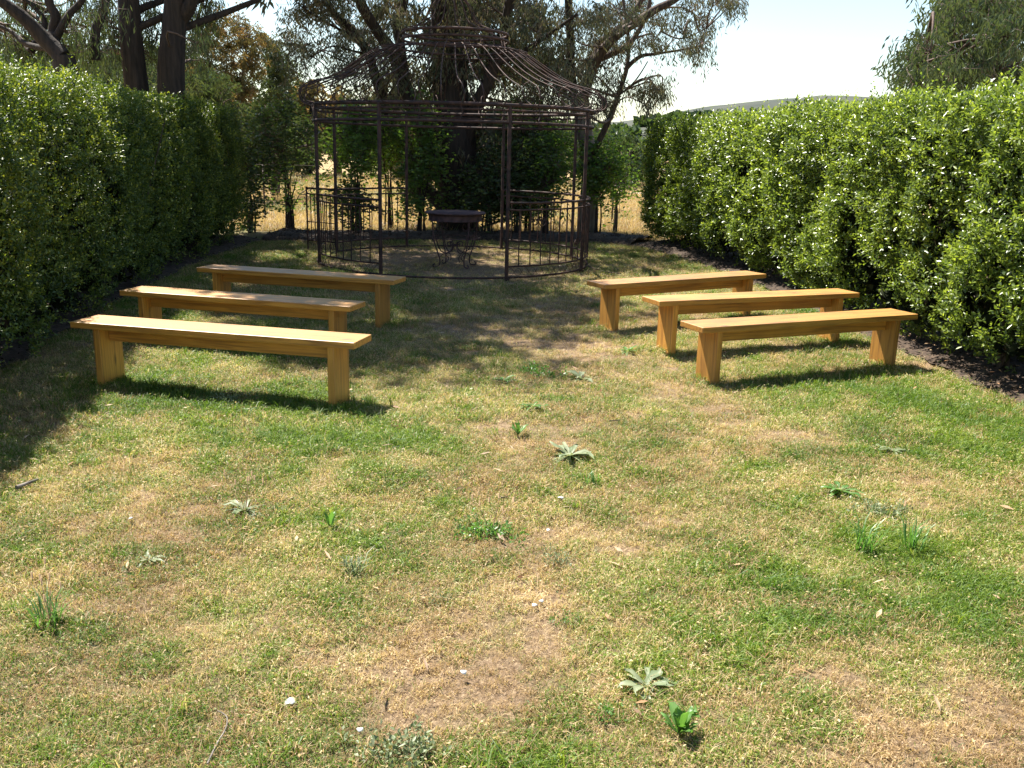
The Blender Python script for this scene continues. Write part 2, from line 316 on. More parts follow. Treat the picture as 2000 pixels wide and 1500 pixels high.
def strip(name, edge, off, seed):        # mounded soil bed along an edge
    n = 160; t = np.linspace(0, len(edge)-1, n); E_ = np.c_[np.interp(t, range(len(edge)), edge[:, 0]), np.interp(t, range(len(edge)), edge[:, 1])]
    T = norm(np.gradient(E_, axis=0)); Nn = np.c_[T[:, 1], -T[:, 0]]; m_ = 22; V = []
    for k in range(m_):
        w = k/(m_-1); P = E_+Nn*(off*w)+(Nn*((vnoise(E_, 3, seed)-.5)*.25*(1-w))[:, None])
        z = .012+.085*np.sqrt(min(1, w*3.2))*min(1, (1-w)*8+.2)+(vnoise(P, 5, seed+3, 4)-.5)*.07*min(1, w*5)
        V.append(np.c_[P, z])
    V = np.stack(V, 1).reshape(-1, 3); i, j = np.meshgrid(np.arange(m_-1), np.arange(n-1)); a = (j*m_+i).ravel()
    b = MB(); b.add(V, np.stack([a, a+m_, a+m_+1, a+1], 1)); return tag(b.build(name, M['soil'], smooth=True), kind='structure')
strip('garden_bed', EDGE_R, 2.6, 1); strip('garden_bed', EDGE_B[::-1], -1.3, 5); strip('garden_bed', EDGE_L, 2.4, 9)
r0, r1 = gp(1100, 372), gp(1300, 376)
b = MB(); b.add([(2, 37, .0), (30, 37.6, .0), (30, 39.6, .0), (2, 38.6, .0)], [(0, 1, 2, 3)]); tag(b.build('road', M['road']), kind='structure')
# hills
def hill_z(P):
    x = P[:, 0]; y = P[:, 1]; s = np.interp(x/y, [-1.2, -.5, -.2, .02, .1, .2, .31, .42, .6, .9, 1.4], [.02, .05, .045, .03, .034, .053, .066, .065, .065, .04, .02])
    t = np.clip((y-230)/170, 0, 1); t = t*t*(3-2*t)
    return 400*s*t-1+(vnoise(P, .03, 8, 4)-.5)*2.2*t
X = []; hx = span(-1.25, 1.4, 220); hy = span(220, 430, 40)
A, B_ = np.meshgrid(hx, hy); P = np.c_[(A*B_).ravel(), B_.ravel()]; b = MB(); nx = len(hx)
i, j = np.meshgrid(np.arange(nx-1), np.arange(len(hy)-1)); a = (j*nx+i).ravel()
b.add(np.c_[P, hill_z(P)], np.stack([a, a+1, a+nx+1, a+nx], 1)); tag(b.build('hills', M['hill'], smooth=True), kind='structure')
rs = RS(5); b = MB(); n = 4200; q = np.where(rs.rand(n) < .8, rs.uniform(.04, .2, n), rs.uniform(-.1, .75, n)); yy = rs.uniform(240, 345, n); P = np.c_[q*yy, yy]; P = P[vnoise(P, .02, 4) > .42]; zz = hill_z(P)
for p, z in zip(P, zz):
    s = rs.uniform(.5, 1.6)*(1.25 if z < 13 else .7); a = norm(rs.normal(size=(14, 3))); c = np.array([p[0], p[1], z+s*.5])+a*s*.7*np.array([1.3, 1, .7])
    b.leaves(c, norm(rs.normal(size=(14, 3))), norm(rs.normal(size=(14, 3))), s*1.5, s*1.2)
tag(b.build('hillside_scrub', M['shrub_dark']), 'low dark scrub dotted over the distant dry hill', 'scrub', kind='stuff')
# ------------------------------------------------------------------ turf (instanced blades)
def tuft(name, m, nb, h, spread, lean, wid, seed, broad=0):
    rs = RS(seed); b = MB(); r2 = []
    for k in range(nb):
        a = rs.rand()*6.283; o = np.array([rs.normal()*spread, rs.normal()*spread, -.004]); hh = h*rs.uniform(.45, 1.15); l = lean*rs.uniform(.3, 1.4)
        d = np.array([math.cos(a), math.sin(a), 0]); s = np.array([-math.sin(a), math.cos(a), 0])*wid*rs.uniform(.7, 1.3)
        p1 = o+d*l*hh*.35+np.array([0, 0, hh*.6]); p2 = o+d*l*hh+np.array([0, 0, hh*max(.15, 1-.35*l)])
        V = [o-s*.5, o+s*.5, p1+s*.42, p1-s*.42, p2]; b.add(V, [(0, 1, 2, 3)], rs.rand()); b.f.append(np.array([[b.n-5+3, b.n-5+2, b.n-5+4]])); r2 += [rs.rand()]*5
    for k in range(broad):
        a = rs.rand()*6.283; o = np.array([[rs.normal()*spread, rs.normal()*spread, rs.uniform(.2, .9)*h]]); d = np.array([[math.cos(a), math.sin(a), rs.uniform(-.2, .5)]])
        b.leaves(o, d, norm(np.array([[rs.normal()*.4, rs.normal()*.4, 1]])), rs.uniform(.008, .016), rs.uniform(.006, .011), rnd=rs.rand()); r2 += [rs.rand()]*4
    me_o = b.build(name, m); me = me_o.data
    a2 = me.attributes.new('rnd2', 'FLOAT', 'POINT'); a2.data.foreach_set('value', np.array(r2, np.float32))
    scene.collection.objects.unlink(me_o); return me_o
def scatter(name, P, scale, variants, dry, tone, label, cat, kind='stuff', seed=1, tilt=.25):
    rs = RS(seed); n = len(P); me = bpy.data.meshes.new(name); me.vertices.add(n); me.vertices.foreach_set('co', P.astype(np.float32).ravel())
    def A(nm, ty, v, dt='value'):
        a = me.attributes.new(nm, ty, 'POINT'); a.data.foreach_set(dt, v)
    A('dry', 'FLOAT', dry.astype(np.float32)); A('tone', 'FLOAT', tone.astype(np.float32)); A('sc', 'FLOAT', scale.astype(np.float32))
    A('vi', 'INT', rs.randint(0, len(variants), n).astype(np.int32))
    rot = np.c_[rs.normal(size=n)*tilt, rs.normal(size=n)*tilt, rs.rand(n)*6.283].astype(np.float32); A('rot', 'FLOAT_VECTOR', rot.ravel(), 'vector')
    o = bpy.data.objects.new(name, me); scene.collection.objects.link(o)
    ng = bpy.data.node_groups.new(name+'_scatter', 'GeometryNodeTree')
    ng.interface.new_socket('Geometry', in_out='INPUT', socket_type='NodeSocketGeometry'); ng.interface.new_socket('Geometry', in_out='OUTPUT', socket_type='NodeSocketGeometry')
    gi = ng.nodes.new('NodeGroupInput'); go = ng.nodes.new('NodeGroupOutput'); jn = ng.nodes.new('GeometryNodeGeometryToInstance')
    for v in variants[::-1]:
        oi = ng.nodes.new('GeometryNodeObjectInfo'); oi.inputs[0].default_value = v; ng.links.new(oi.outputs['Geometry'], jn.inputs[0])
    ip = ng.nodes.new('GeometryNodeInstanceOnPoints'); mp = ng.nodes.new('GeometryNodeMeshToPoints')
    ng.links.new(gi.outputs[0], mp.inputs[0]); ng.links.new(mp.outputs[0], ip.inputs['Points']); ng.links.new(jn.outputs[0], ip.inputs['Instance'])
    def att(nm, ty):
        a = ng.nodes.new('GeometryNodeInputNamedAttribute'); a.data_type = ty; a.inputs[0].default_value = nm; return a.outputs[0]
    ip.inputs['Pick Instance'].default_value = True
    ng.links.new(att('vi', 'INT'), ip.inputs['Instance Index']); ng.links.new(att('sc', 'FLOAT'), ip.inputs['Scale']); ng.links.new(att('rot', 'FLOAT_VECTOR'), ip.inputs['Rotation'])
    ng.links.new(ip.outputs[0], go.inputs[0]); md = o.modifiers.new('scatter', 'NODES'); md.node_group = ng
    return tag(o, label, cat, kind=kind)
rs = RS(21)
T_ = [tuft('turf', M['grass'], 18, .042, .022, 1.1, .0023, s, 2) for s in (1, 2)]+[tuft('turf', M['grass'], 14, .055, .018, .8, .0023, 3, 0), tuft('turf', M['grass'], 20, .028, .026, 1.7, .0023, 4, 0),
      tuft('turf', M['grass'], 12, .022, .02, 1.8, .002, 5, 9)]
def lawn_points(n, y0, y1, x0=-4.6, x1=3.8):
    P = np.c_[rs.uniform(x0, x1, n), rs.uniform(y0, y1, n)]; P = P[inside(P+(rs.normal(size=P.shape)*.05), LAWN_POLY)]
    P = P[np.abs(P[:, 0]) < P[:, 1]*.68+.5]; return P
Pl = np.concatenate([lawn_points(95000, 1.7, 5), lawn_points(70000, 5, 10), lawn_points(42000, 10, 16.8)])
dr = dryness(Pl); keep = (rs.rand(len(Pl)) < np.clip(1.4-dr*.85, .35, 1)); keep &= ~((Pl[:, 1] > 7.2) & (dr > .8) & (rs.rand(len(Pl)) < .5)); g = (np.hypot((Pl[:, 0]+.88)/1.9, (Pl[:, 1]-12.9)/1.9) < 1); keep &= ~(g & (rs.rand(len(Pl)) < .6))
Pl = Pl[keep]; dr = dr[keep]
tone = np.clip(.5+(vnoise(Pl, 2.3, 71, 3)-.5)*1.5+rs.normal(size=len(Pl))*.16, 0, 1)
sc = np.clip(.95-.5*(dr-.45)+(vnoise(Pl, 3.1, 55)-.5)*.7+rs.normal(size=len(Pl))*.15, .45, 1.9)*np.interp(Pl[:, 1], [2, 5, 8, 9], [.78, .95, 1, 1.2])
scatter('lawn_grass', np.c_[Pl, lawn_z(Pl)], sc, T_, dr, tone, 'short patchy green and straw coloured grass covering the lawn between the hedges', 'grass')
# longer lush blades in green patches and round bench legs
T2 = [tuft('long_turf', M['grass'], 14, .085, .02, .9, .0034, s, 0) for s in (11, 12)]
P2 = lawn_points(30000, 2, 15); d2 = dryness(P2); k = (d2 < .3) & (rs.rand(len(P2)) < .3) & (vnoise(P2, 2.5, 91) > .45); P2 = P2[k]; d2 = d2[k]*.7
legs_px = [(675, 792), (215, 757), (1375, 745), (1717, 722), (1300, 693), (1605, 680), (1178, 640), (675, 650), (760, 630)]
ex = np.concatenate([gp(*q)[:2]+rs.normal(size=(30, 2))*.13 for q in legs_px]+[gp(*q)[:2]+rs.normal(size=(60, 2))*[.35, .2] for q in [(1720, 745), (1600, 745), (1850, 800), (690, 830), (560, 810), (1750, 780), (640, 870), (1660, 700)]]); P2 = np.r_[P2, ex]; d2 = np.r_[d2, np.full(len(ex), .12)]
scatter('long_grass', np.c_[P2, lawn_z(P2)], rs.uniform(.5, 1.15, len(P2)), T2, d2, rs.uniform(.1, .9, len(P2)), 'longer green grass blades in lush patches of the lawn and round the bench legs', 'grass', seed=4)
T3 = [tuft('paddock_tuft', M['straw'], 16, .2, .06, .8, .008, s, 0) for s in (31, 32)]
n = 26000; u = rs.rand(n)**1.6; yy = 17.4+u*32; P3 = np.c_[rs.uniform(-.62, .42, n)*yy, yy]
scatter('paddock_grass', np.c_[P3, np.full(len(P3), -.05)], rs.uniform(.4, 1.1, n)*(1+u*.8), T3, np.clip(.95-(vnoise(P3, .3, 7) > .62)*.5, 0, 1), rs.rand(n), 'long dry golden grass of the paddock beyond the garden', 'grass', seed=6)
# dead leaves and bark litter
b = MB(); n = 1500; P4 = np.r_[np.c_[rs.normal(-.9, 1.6, n), rs.normal(12.6, 2.2, n)], np.c_[rs.uniform(-3.3, 3.4, 500), rs.uniform(2.2, 11, 500)]]
P4 = np.r_[P4, np.c_[rs.uniform(3.3, 4.2, 450), rs.uniform(5, 14, 450)]]
P4 = P4[rs.rand(len(P4)) < .7]; P4 = P4[(np.abs(P4[:, 0]) < 4.4) & (P4[:, 1] < 17) & (P4[:, 1] > 2)]; n = len(P4)
zz = lawn_z(P4)+np.where(P4[:, 0] > 3.2, .12, .022); a = rs.rand(n)*6.283
b.leaves(np.c_[P4, zz], np.c_[np.cos(a), np.sin(a), rs.uniform(-.1, .3, n)], norm(np.c_[rs.normal(size=n)*.4, rs.normal(size=n)*.4, np.ones(n)]), rs.uniform(.03, .075, n), rs.uniform(.008, .02, n), .15)
tag(b.build('leaf_litter', M['litter']), 'scattered dead gum leaves and bark flakes lying on the lawn', 'leaf litter', kind='stuff')
# ------------------------------------------------------------------ hedges
def sprigs(b, O, D, rs, nl, sl, L, W, fold=.25, up=.25):
    n = len(O); t = np.tile((np.arange(nl)+.5)/nl, n); O2 = np.repeat(O, nl, 0); D2 = np.repeat(norm(D), nl, 0); S = np.repeat(np.broadcast_to(sl, (n,)), nl)
    ph = np.tile(np.arange(nl)*2.4, n)+np.repeat(rs.rand(n)*6.28, nl)
    A = norm(np.cross(D2, np.array([.3, .2, 1.]))); B = np.cross(D2, A); R = A*np.cos(ph)[:, None]+B*np.sin(ph)[:, None]
    P = O2+D2*(t*S)[:, None]+R*.004; LD = norm(R*1.0+D2*.75+np.array([0, 0, up])+rs.normal(size=P.shape)*.25)
    Nn = norm(D2+np.array([0, 0, .7])+rs.normal(size=P.shape)*.35)
    r = np.clip(np.repeat(rs.rand(n), nl)*.55+rs.rand(n*nl)*.3+t*.25, 0, 1)
    b.leaves(P, LD, Nn, L*rs.uniform(.65, 1.15, n*nl), W*rs.uniform(.7, 1.15, n*nl), fold, r)
def hedge(name, face, side, m, label, seed, top=2.1, bot=.22, thick=1.15, dens=330, lleaf=.042, lw=.022, bump=1.0, gap=.46, rimh=.25, rimd=.13, under=.06):
    face = np.array(face); rs = RS(seed); seg = np.r_[0, np.cumsum(np.hypot(*np.diff(face, axis=0).T))]; Lh = seg[-1]
    root = empty(name, (face[:, 0].mean()+side*thick/2, face[:, 1].mean(), 0), label, 'hedge')
    def frame(s):
        p = np.c_[np.interp(s, seg, face[:, 0]), np.interp(s, seg, face[:, 1])]; q = np.c_[np.interp(np.minimum(s+.3, Lh), seg, face[:, 0]), np.interp(np.minimum(s+.3, Lh), seg, face[:, 1])]
        q0 = np.c_[np.interp(np.maximum(s-.3, 0), seg, face[:, 0]), np.interp(np.maximum(s-.3, 0), seg, face[:, 1])]
        T = norm(q-q0); Nn = np.c_[T[:, 1], -T[:, 0]]*(1 if (T[0, 1]*1) > 0 else -1)*(-side); return p, T, Nn
    def surf(kind, n):
        s = rs.uniform(0, Lh, n); p, T, Nn = frame(s)
        if kind == 'face': z = bot+(top-bot)*rs.rand(n)**.9; P = np.c_[p, z]; No = np.c_[Nn, np.zeros(n)]
        elif kind == 'back': z = rs.uniform(bot, top, n); P = np.c_[p-Nn*thick, z]; No = np.c_[-Nn, np.zeros(n)]
        elif kind == 'end':
            e = rs.rand(n) < .5; s = np.where(e, 0, Lh)+0.; p, T, Nn = frame(s); P = np.c_[p-Nn*(rs.rand(n)*thick)[:, None], rs.uniform(bot, top, n)]; No = np.c_[T*np.where(e, -1, 1)[:, None], np.zeros(n)]
        else: w = rs.rand(n); P = np.c_[p-Nn*(w*thick)[:, None], np.full(n, top)]; No = np.c_[np.zeros((n, 2)), np.ones(n)]
        return P, No
    b = MB(); bi = MB()
    for kind, area, dd in (('face', Lh*(top-bot), 1), ('top', Lh*thick, .8), ('back', Lh*(top-bot), .3), ('end', 2*thick*(top-bot), .9)):
        n = int(area*dens*dd); P, No = surf(kind, n)
        lump = ((vnoise(P*np.array([1, 1, .55]), 1.25, seed, 2)-.5)*.45+(vnoise(P, 3.6, seed+7, 2)-.5)*.26)*bump
        rim = np.clip((P[:, 2]-(top-rimh))/rimh, 0, 1)**2*rimd if kind != 'top' else 0
        low = np.clip((.5-P[:, 2])/.45, 0, 1)*under
        dep = rs.exponential(.07, n); P = P+No*(lump-dep-rim-low)[:, None]
        if kind == 'top': P[:, 2] += -.02
        hole = vnoise(P*np.array([1, 1, .7]), 2.6, seed+3, 2); keep = (hole > gap-.06) | (dep > .22)
        if kind != 'top': keep &= ~((P[:, 2] < bot+.3) & (vnoise(P, 1.8, seed+5) > .52) & (rs.rand(n) < .85))
        P, No, dp = P[keep], No[keep], dep[keep]; n = len(P)
        D = norm(No*.55+np.array([0, 0, .55])+rs.normal(size=(n, 3))*.5)
        far = P[:, 1] > 10.5
        for sel, mul, nl in ((~far, 1., 9), (far, 1.3, 6)):
            sprigs(b, P[sel], D[sel], rs, nl, rs.uniform(.06, .14, sel.sum()), lleaf*mul, lw*mul)
        if kind in ('top', 'face'):      # long unclipped shoots
            k = rs.rand(n) < (.03 if kind == 'top' else .012); k &= (P[:, 2] > top-.35)
            sprigs(b, P[k], norm(np.array([0, 0, 1.])+rs.normal(size=(k.sum(), 3))*.25), rs, 12, rs.uniform(.15, .28, k.sum()), lleaf*.9, lw*.9)
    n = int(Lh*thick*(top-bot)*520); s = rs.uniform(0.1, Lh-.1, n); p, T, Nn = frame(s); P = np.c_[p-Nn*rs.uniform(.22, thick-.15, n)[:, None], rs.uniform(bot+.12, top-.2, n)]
    bi.leaves(P, rs.normal(size=(n, 3)), rs.normal(size=(n, 3)), .12, .10)  # oversized dark leaves added inside the hedge to block light
    at_world(b.build('foliage', m), root); at_world(bi.build('inner_shade_foliage', M['inner']), root)
    ns = int(Lh/.55)
    for k in range(ns):
        s = (k+.5)/ns*Lh; p, T, Nn = frame(np.array([s])); base = np.r_[p[0]-Nn[0]*thick*rs.uniform(.35, .6), .05]; bs = MB()
        for w in range(rs.randint(3, 5)):
            tip = base+np.array([rs.normal()*.25, rs.normal()*.25, rs.uniform(1.2, 1.8)]); mid = base*.5+tip*.5+rs.normal(size=3)*.05
            bs.tube(np.array([base+rs.normal(size=3)*[.05, .05, 0], base*.75+mid*.25+rs.normal(size=3)*.02, mid, tip]), np.array([.02, .016, .011, .005]), 5)
        at_world(bs.build('stem', M['bark_warm']), root)
    return root
HR_FACE = [(3.62, 2.6), (3.46, 5.0), (3.32, 6.5), (3.18, 8.3), (3.04, 11.5), (2.66, 14.8), (2.32, 17.3)]
HL_FACE = [(-2.95, 1.4), (-3.05, 4.0), (-3.4, 6.3), (-3.8, 8.7), (-4.25, 12), (-4.7, 16.3)]
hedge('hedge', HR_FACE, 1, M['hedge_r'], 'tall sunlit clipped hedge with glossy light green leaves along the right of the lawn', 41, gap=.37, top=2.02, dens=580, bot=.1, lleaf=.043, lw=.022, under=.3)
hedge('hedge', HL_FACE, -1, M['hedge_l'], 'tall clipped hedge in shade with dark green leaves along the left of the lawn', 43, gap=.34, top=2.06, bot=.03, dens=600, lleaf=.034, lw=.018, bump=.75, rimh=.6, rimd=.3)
# ------------------------------------------------------------------ benches
def rbox(bm, cx, cy_, cz, sx, sy, sz, bev=.004):
    r = bmesh.ops.create_cube(bm, size=1); bmesh.ops.scale(bm, vec=(sx, sy, sz), verts=r['verts']); bmesh.ops.translate(bm, vec=(cx, cy_, cz), verts=r['verts'])
    bmesh.ops.bevel(bm, geom=list({e for v in r['verts'] for e in v.link_edges}), offset=bev, segments=2, affect='EDGES', profile=.5)
def bobj(name, fn, m, parent, rot=None):
    bm = bmesh.new(); fn(bm); me = bpy.data.meshes.new(name); bm.to_mesh(me); bm.free(); me.materials.append(m)
    o = bpy.data.objects.new(name, me); scene.collection.objects.link(o); o.parent = parent; return o
SEAT_Z, ST = .435, .042
def make_bench(label):
    root = empty('bench', (0, 0, 0), label, 'bench', 'plain timber benches facing the gazebo')
    bobj('seat', lambda bm: rbox(bm, 0, 0, 0, 2.0, .285, ST, .005), M['wood'], root).location = (0, 0, SEAT_Z-ST/2)
    for s in (-1, 1):                    # legs: grain runs up, so the board is built lying and stood on end
        o = bobj('leg', lambda bm: rbox(bm, 0, 0, 0, SEAT_Z-ST+.02, .235, .046), M['wood'], root)
        o.location = (s*.83, 0, (SEAT_Z-ST-.021)/2); o.rotation_euler = (0, math.radians(90), 0)
    bobj('apron', lambda bm: rbox(bm, 0, 0, 0, 1.61, .04, .095), M['wood'], root).location = (0, 0, SEAT_Z-ST-.0485)
    return root
BENCH = [((-2.88, 6.09), (-.94, 5.64), 'front left bench, seat glaring white in full sun, long grass at its right leg'),
         ((-3.15, 7.45), (-1.16, 6.93), 'middle bench of the left row, shaded seat with small spots of sun'),
         ((-2.96, 8.78), (-1.02, 8.23), 'back left bench, nearest the railing on the left of the gazebo'),
         ((.72, 8.26), (2.45, 9.32), 'back right bench nearest the gazebo, its left end in shade'),
         ((1.11, 7.38), (2.95, 8.12), 'middle bench of the right row, partly hidden by the front right bench'),
         ((1.26, 6.43), (3.09, 7.23), 'front right bench, sunlit orange seat, nearest the right hedge and bed')]
proto = make_bench(BENCH[0][2])
for i, (a, c, lab) in enumerate(BENCH):
    if i == 0: o = proto
    else:
        o = proto.copy(); scene.collection.objects.link(o); o['label'] = lab
        for ch in proto.children:
            k = ch.copy(); scene.collection.objects.link(k); k.parent = o
    o.location = ((a[0]+c[0])/2, (a[1]+c[1])/2, float(lawn_z(np.array([[(a[0]+c[0])/2, (a[1]+c[1])/2]]))[0])); o.rotation_euler = (0, 0, math.atan2(c[1]-a[1], c[0]-a[0]))
# ------------------------------------------------------------------ gazebo
GC = np.array([-.88, 13.23]); GR = 1.91
gz = empty('gazebo', (*GC, 0), 'rusty wrought iron birdcage gazebo with ogee dome and open railings', 'gazebo')
def gpt(a, r, z): return np.array([r*math.cos(a)-.06*min(1, max(0, (z-2.1)/.3)), r*math.sin(a), z])
def ringp(r, z, n=64, a0=0, a1=2*math.pi, close=True):
    t = np.linspace(a0, a1, n, endpoint=not close); return np.c_[r*np.cos(t), r*np.sin(t), np.full(n, z)]
def part(b, name, m=None, parent=None, smooth=True): return b.build(name, m or M['rust'], parent or gz, smooth=smooth)
PA = [math.radians(d) for d in (-158, -114.5, -66, -21, 25, 70, 117, 160)]   # A B C D E F G H
first = None
for a in PA:
    b = MB(); b.tube([gpt(a, GR, -.02), gpt(a, GR, 1.0), gpt(a, GR, 2.1)], .0235, 8); b.tube([gpt(a, GR, 0), gpt(a, GR, .02)], .04, 8); part(b, 'post')
for r, z, rad, nm in ((GR, 2.1, .026, 'top_ring'), (GR-.01, 2.04, .014, 'top_ring'), (GR, 1.90, .021, 'lower_ring'), (GR, .035, .015, 'base_ring')):
    b = MB(); b.tube(ringp(r, z), rad, 6, closed=True); part(b, nm)
b = MB()
for k in range(24):
    a = k*math.pi/12+.1; b.tube([gpt(a, GR+.015, 1.92), gpt(a+.015, GR+.015, 2.0), gpt(a, GR+.015, 2.08)], .006, 4)
tag(part(b, 'frieze_bar'), kind='stuff')
prof = np.array([(1.92, 2.115), (2.02, 2.12), (2.085, 2.17), (2.09, 2.25), (2.03, 2.32), (1.91, 2.365), (1.72, 2.43), (1.5, 2.53), (1.28, 2.66), (1.08, 2.79), (.9, 2.87), (.74, 2.89)])
def smoothp(P, n):
    t = np.linspace(0, len(P)-1, n); k = np.minimum(t.astype(int), len(P)-2); f = (t-k)[:, None]
    g = lambda i: P[np.clip(i, 0, len(P)-1)]
    p0, p1, p2, p3 = g(k-1), g(k), g(k+1), g(k+2)
    return .5*((2*p1)+(-p0+p2)*f+(2*p0-5*p1+4*p2-p3)*f**2+(-p0+3*p1-3*p2+p3)*f**3)
pr = smoothp(prof, 26); rs = RS(3); me0 = None
for k in range(52):
    a = k*2*math.pi/52; sw = rs.normal()*.006; w = rs.normal()*.018
    pts = np.array([gpt(a+sw*math.sin(j*.35+k), r+w*math.sin(j*.24), z+w*.5*math.sin(j*.3+k)) for j, (r, z) in enumerate(pr)])
    b = MB(); b.tube(pts, .0075, 4); part(b, 'rib')
for k in range(16):                      # inner curls under the eave
    a = (k+.5)*2*math.pi/16; pts = [gpt(a, GR-.02, 2.11), gpt(a, GR-.14, 2.17), gpt(a, GR-.2, 2.26), gpt(a, GR-.14, 2.35), gpt(a, GR-.02, 2.38)]
    b = MB(); b.tube(smoothp(np.array(pts), 10), .006, 4); part(b, 'scroll')
for r, z, rad in ((.76, 2.885, .014), (.72, 2.99, .018), (.71, 3.075, .02), (.98, 2.845, .009)):
    b = MB(); b.tube(ringp(r, z, 48), rad, 6, closed=True); part(b, 'dome_ring')
b = MB()
for k in range(20): a = k*math.pi/10; b.tube([gpt(a, .745, 2.89), gpt(a, .70, 3.08)], .006, 4)
tag(part(b, 'drum_bar'), kind='stuff')
cp = smoothp(np.array([(.70, 3.08), (.62, 3.12), (.46, 3.17), (.34, 3.27), (.27, 3.42), (.16, 3.54), (.05, 3.6), (.0, 3.64)]), 16)
for k in range(14):
    a = k*2*math.pi/14; b = MB(); b.tube(np.array([gpt(a, r, z) for r, z in cp]), .0075, 4); part(b, 'cupola_rib')
b = MB(); b.tube(np.array([(0, 0, 3.6), (0, 0, 3.66), (0, 0, 3.7), (0, 0, 3.76), (0, 0, 3.82), (0, 0, 3.95)]), np.array([.02, .03, .06, .06, .025, .004]), 8); part(b, 'finial')
def railing(a0, a1, p0=None, p1=None, name='railing', nb=8, seed=0):
    rs = RS(seed)
    def P(t, z, o=0):
        if p0 is None: a = a0+(a1-a0)*t; return gpt(a, GR+o, z)
        return np.r_[np.array(p0)*(1-t)+np.array(p1)*t, z]
    b = MB(); ts = np.linspace(0, 1, 10)
    for z, r in ((.95, .016), (.865, .012), (.17, .012)): b.tube(np.array([P(t, z+rs.normal()*.002) for t in ts]), r, 6)
    # scroll wire between the foot rail and the base ring
    bs = MB(); tt = np.linspace(0.03, .97, 70); bs.tube(np.array([P(t, .10+.05*math.sin(t*44), .0) for t in tt]), .003, 3); bs.tube(np.array([P(t, .10-.05*math.sin(t*44), .0) for t in tt]), .003, 3)
    for t_ in (.012, .988): b.tube([P(t_, .16), P(t_, .955)], .007, 5)
    if p0 is not None: b.tube([P(1, 0), P(1, .97)], .013, 6); b.tube([P(0, .1), P(0, .97)], .013, 6); b.tube([P(0, .45), P(1, .45)], .007, 4)
    r = part(b, name); part(bs, 'scroll_wire', parent=r)
    for k in range(nb):
        t = (k+1)/(nb+1); j = rs.normal()*.004; bb = MB(); bb.tube([P(t, .17), P(t+j, .5), P(t, .865)], .008, 5); part(bb, 'bar', parent=r)
    return r
for k, (i, j) in enumerate(((0, 1), (2, 3), (3, 4), (4, 5), (6, 7))): railing(PA[i], PA[j], seed=k)
hH = gpt(PA[7], GR, 0)[:2]; g_ = railing(0, 0, hH+[-.02, 0], hH+[-.5, .3], 'gate', 6, 9); tag(g_, 'gate leaf standing open outwards on the left')
def spiral(c, ax, r, turns=1.6, up=1):
    t = np.linspace(0, 1, 22); an = t*turns*2*math.pi; rr = r*(1-t*.8)
    return np.array([np.array(c)+np.array([ax[0]*math.cos(x)*q, ax[1]*math.cos(x)*q, math.sin(x)*q*up]) for x, q in zip(an, rr)])
for (t, z, r) in ((.28, .72, .07), (.36, .72, -.07), (.87, .38, .07), (.93, .42, -.05)):
    a = PA[2]+(PA[3]-PA[2])*t; c = gpt(a, GR-.02, z); ax = (-math.sin(a), math.cos(a)); b = MB(); b.tube(spiral(c, ax, r), .0055, 4)
    b.leaves(np.array([c, c]), np.array([[ax[0], ax[1], .6], [-ax[0], -ax[1], .4]]), np.array([[0, -1., .2]]*2), .07, .04); part(b, 'ornament', smooth=False)
# ------------------------------------------------------------------ table
tb = empty('table', (-.83, 12.74, 0), 'round rusty iron garden table with scrolled legs in the middle of the gazebo', 'table')
b = MB(); tz = .745; n = 40; rg = ringp(.405, 0, n)
V = np.r_[rg+[0, 0, tz], ringp(.405, tz-.016, n), [[0, 0, tz]], [[0, 0, tz-.016]]]
F3 = [(j, (j+1) % n, 2*n) for j in range(n)]+[((j+1) % n+n, j+n, 2*n+1) for j in range(n)]
b.add(V, F3); b.f.append(np.array([(j, j+n, (j+1) % n+n, (j+1) % n) for j in range(n)])); b.tube(ringp(.405, tz-.01, n), .012, 6, closed=True)
b.build('tabletop', M['rust_table'], tb)
b = MB(); b.tube(ringp(.37, tz-.03, n), .008, 5, closed=True); b.tube(ringp(.36, tz-.11, n), .008, 5, closed=True)
V = np.r_[ringp(.365, tz-.025, n), ringp(.36, tz-.105, n)]; b.add(V, [(j, (j+1) % n, (j+1) % n+n, j+n) for j in range(n)]); b.build('apron', M['rust_table'], tb)
for k in range(4):
    a = math.radians(35+90*k); q = lambda r, z: np.array([r*math.cos(a), r*math.sin(a), z]); b = MB(); ax = (math.cos(a), math.sin(a))
    b.tube(smoothp(np.array([q(.36, .64), q(.35, .5), q(.33, .36), q(.28, .22), q(.24, .12), q(.25, .03), q(.33, .012), q(.345, .04), q(.32, .055)]), 26), .0095, 6)
    b.tube(smoothp(np.array([q(.31, .46), q(.27, .3), q(.2, .21), q(.1, .2), q(.04, .27), q(.06, .34), q(.12, .33), q(.12, .28)]), 24), .0075, 5)
    b.tube(smoothp(np.array([q(.36, .62), q(.32, .53), q(.24, .5), q(.2, .56), q(.24, .6), q(.27, .57)]), 18), .0065, 5)
    b.tube(smoothp(np.array([q(.25, .14), q(.17, .18), q(.1, .12), q(.13, .07)]), 14), .0065, 5)
    b.build('leg', M['rust_table'], tb, smooth=True)
b = MB(); b.tube(ringp(.05, .3, 20), .007, 5, closed=True); b.tube(ringp(.33, .4, 32), .006, 5, closed=True); b.build('stretcher', M['rust_table'], tb)
